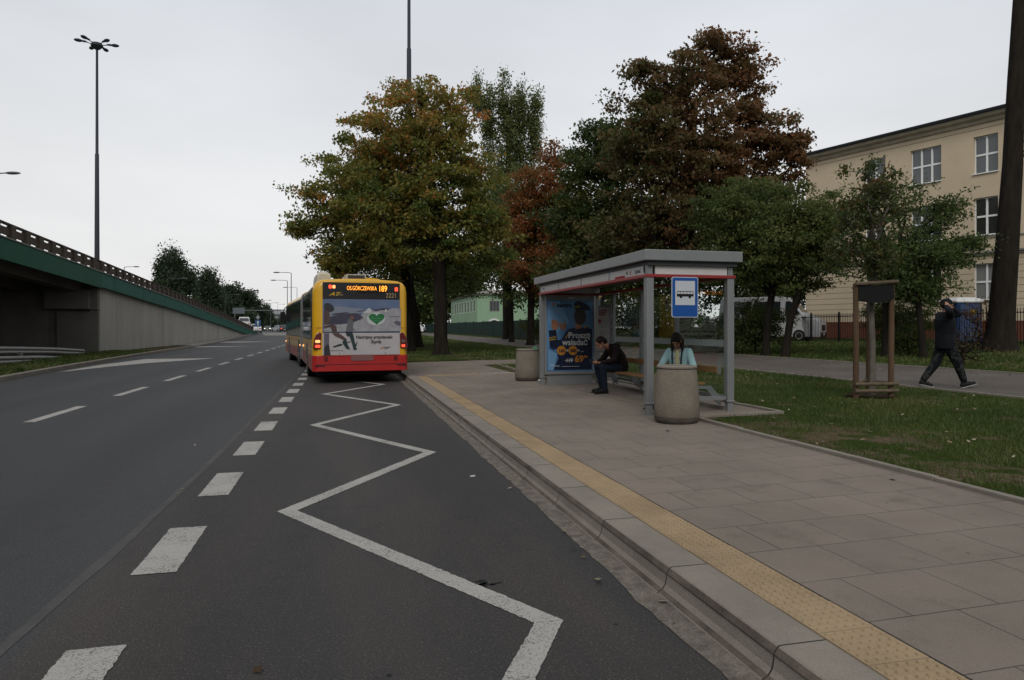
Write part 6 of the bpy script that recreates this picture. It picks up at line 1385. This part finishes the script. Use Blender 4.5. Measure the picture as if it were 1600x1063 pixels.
F.surf('shirt', [('x', [((.075,0,.60),.075,.05), ((.085,0,.75),.075,.05), ((.085,0,.86),.075,.055), ((.07,0,.95),.05,.05)])], YL, p2, .008)
F.surf('trousers', [('l', (-.02,-.09,.48), (.36,.10,.49), .094, .072), ('l', (.36,.10,.48), (.38,.16,.10), .070, .055), ('l', (-.02,.09,.48), (.34,.26,.49), .094, .072), ('l', (.34,.26,.48), (.40,.30,.10), .070, .055)], mat('beige_trousers', (.16,.125,.085), rough=.85, var=.12, vscale=10), p2, .010)
shoe(F, (.36,.16,0), (.60,.19,0), p2, SHOE); shoe(F, (.38,.30,0), (.61,.36,0), p2, SHOE)
F.surf('hair', [('e', hairc(hd, pt_), (.106,.090,.098), pt_), ('e', (.10,0,1.06), (.075,.088,.10), .2), ('l', (.12,-.08,1.09), (.13,-.09,.94), .035, .022), ('l', (.12,.08,1.09), (.13,.085,.93), .035, .022)], HAIR, p2, .008); face(F, hd, pt_, p2, .96)
mb = MB()
for s in (-1, 1): mb.tube([F.P(q) for q in ((.05, s*.085, .985), (.125, s*.085, .92), (.155, s*.075, .80), (.15, s*.07, .64))], .013, 8)
mb.build('bag_strap', M['black'], p2)
# --- walking person, both hands at the head
px0, py0 = 11.56, 11.32; gg = float(gz(px0, py0)) + .016
F = Fig((px0, py0, gg), (.955, -.30))
p3 = empty('person', (px0, py0, gg), 0, 'person in black jacket and cap striding along the park path, hands at the head', 'person')
hd = (.055, 0, 1.615); pt_ = R(4)
elL, wrL = (.36, -.20, 1.46), (.185, -.10, 1.60); elR, wrR = (-.12, .40, 1.50), (-.045, .16, 1.60)
kF, aF = (.19, .09, .50), (.32, .10, .115); kB, aB = (-.11, -.09, .50), (-.36, -.09, .135)
F.surf('body', headparts(hd, pt_) + [('l', (.0,0,1.42), (.035,0,1.53), .055, .052), ('x', [((.0,0,.88),.10,.15), ((.0,0,1.05),.095,.14), ((.0,0,1.28),.11,.17), ((.0,0,1.42),.08,.14)]),
     ('l', (0,-.19,1.42), elL, .048, .040), ('l', elL, wrL, .038, .027), ('l', (0,.19,1.42), elR, .048, .040), ('l', elR, wrR, .038, .027),
     ('l', (0,.09,.90), kF, .085, .058), ('l', kF, aF, .052, .036), ('l', (0,-.09,.90), kB, .085, .058), ('l', kB, aB, .052, .036)]
     + hand(wrL, (-.55, .25, .75), (.2,.9,0), -1, .5) + hand(wrR, (.35, -.55, .6), (.1,-.9,0), 1, .5), SKIN, p3, .007)
BJ = mat('black_jacket', (.0075,.008,.010), rough=.75, var=.3, vscale=7); GP = mat('grey_print_cloth', (.20,.20,.22), rough=.8)
def camo():
    m = mat('camouflage_cloth', (.014,.016,.018), rough=.85); t = m.node_tree; b = t.nodes['Principled BSDF']
    tcn = t.nodes.new('ShaderNodeTexCoord'); n = t.nodes.new('ShaderNodeTexNoise'); n.inputs['Scale'].default_value = 11; n.inputs['Detail'].default_value = 1.5; t.links.new(tcn.outputs['Object'], n.inputs['Vector'])
    r = t.nodes.new('ShaderNodeValToRGB'); r.color_ramp.interpolation = 'CONSTANT'; e_ = r.color_ramp.elements; e_[0].color = (.006,.007,.008,1); e_[1].position = .52; e_[1].color = (.015,.018,.017,1); q = e_.new(.60); q.color = (.032,.034,.030,1); q = e_.new(.66); q.color = (.012,.013,.015,1)
    t.links.new(n.outputs['Fac'], r.inputs[0]); t.links.new(r.outputs[0], b.inputs['Base Color']); return m
CAMO = camo()
F.surf('jacket', [('x', [((.01,0,.77),.165,.205), ((.015,0,.90),.175,.215), ((.01,0,1.06),.165,.205), ((.01,0,1.22),.175,.225), ((.0,0,1.34),.165,.235), ((-.005,0,1.42),.12,.195), ((.0,0,1.49),.075,.09)]), ('l', (0,-.17,1.42), (0,.17,1.42), .075, .075),
     ('l', (0,-.19,1.42), elL, .080, .070), ('l', elL, (.205,-.11,1.575), .068, .050), ('l', (0,.19,1.42), elR, .080, .070), ('l', elR, (-.055,.18,1.585), .068, .050)], BJ, p3, .011)
F.surf('jacket_print', [('l', (.128,.03,1.42), (.150,.06,1.30), .016, .020), ('l', (.120,-.05,1.43), (.128,.03,1.42), .014, .016), ('e', (-.06,.245,1.50), (.06,.035,.035))], GP, p3, .006)
F.surf('trousers', [('l', (0,.085,.90), kF, .118, .092), ('l', kF, (.305,.10,.16), .088, .064), ('l', (0,-.085,.90), kB, .118, .092), ('l', kB, (-.345,-.09,.17), .088, .064), ('e', (0,0,.90), (.13,.18,.12))], CAMO, p3, .010)
mb = MB()
for s in (.02, .055): mb.tube([F.P(q) for q in ((.14, s+.02, .86), (.155, s+.025, .77), (.145, s+.02, .68))], .006, 6)
mb.build('drawstring', M['white'], p3)
shoe(F, (.28,.10,.01), (.53,.12,.085), p3, SHOE, SOLE, -.005); shoe(F, (-.40,-.09,.045), (-.17,-.085,.0), p3, SHOE, SOLE, -.002)
F.surf('hair', [('e', (.015,0,1.635), (.10,.083,.085), 0)], HAIR, p3, .009); face(F, hd, pt_, p3)
F.surf('cap', [('e', (.035,0,1.675), (.112,.092,.085), .06), ('l', (.13,-.03,1.665), (.20,-.02,1.65), .016, .010), ('l', (.13,.03,1.665), (.20,.02,1.65), .016, .010), ('l', (.13,0,1.668), (.215,0,1.65), .016, .010)], CAMO, p3, .007)
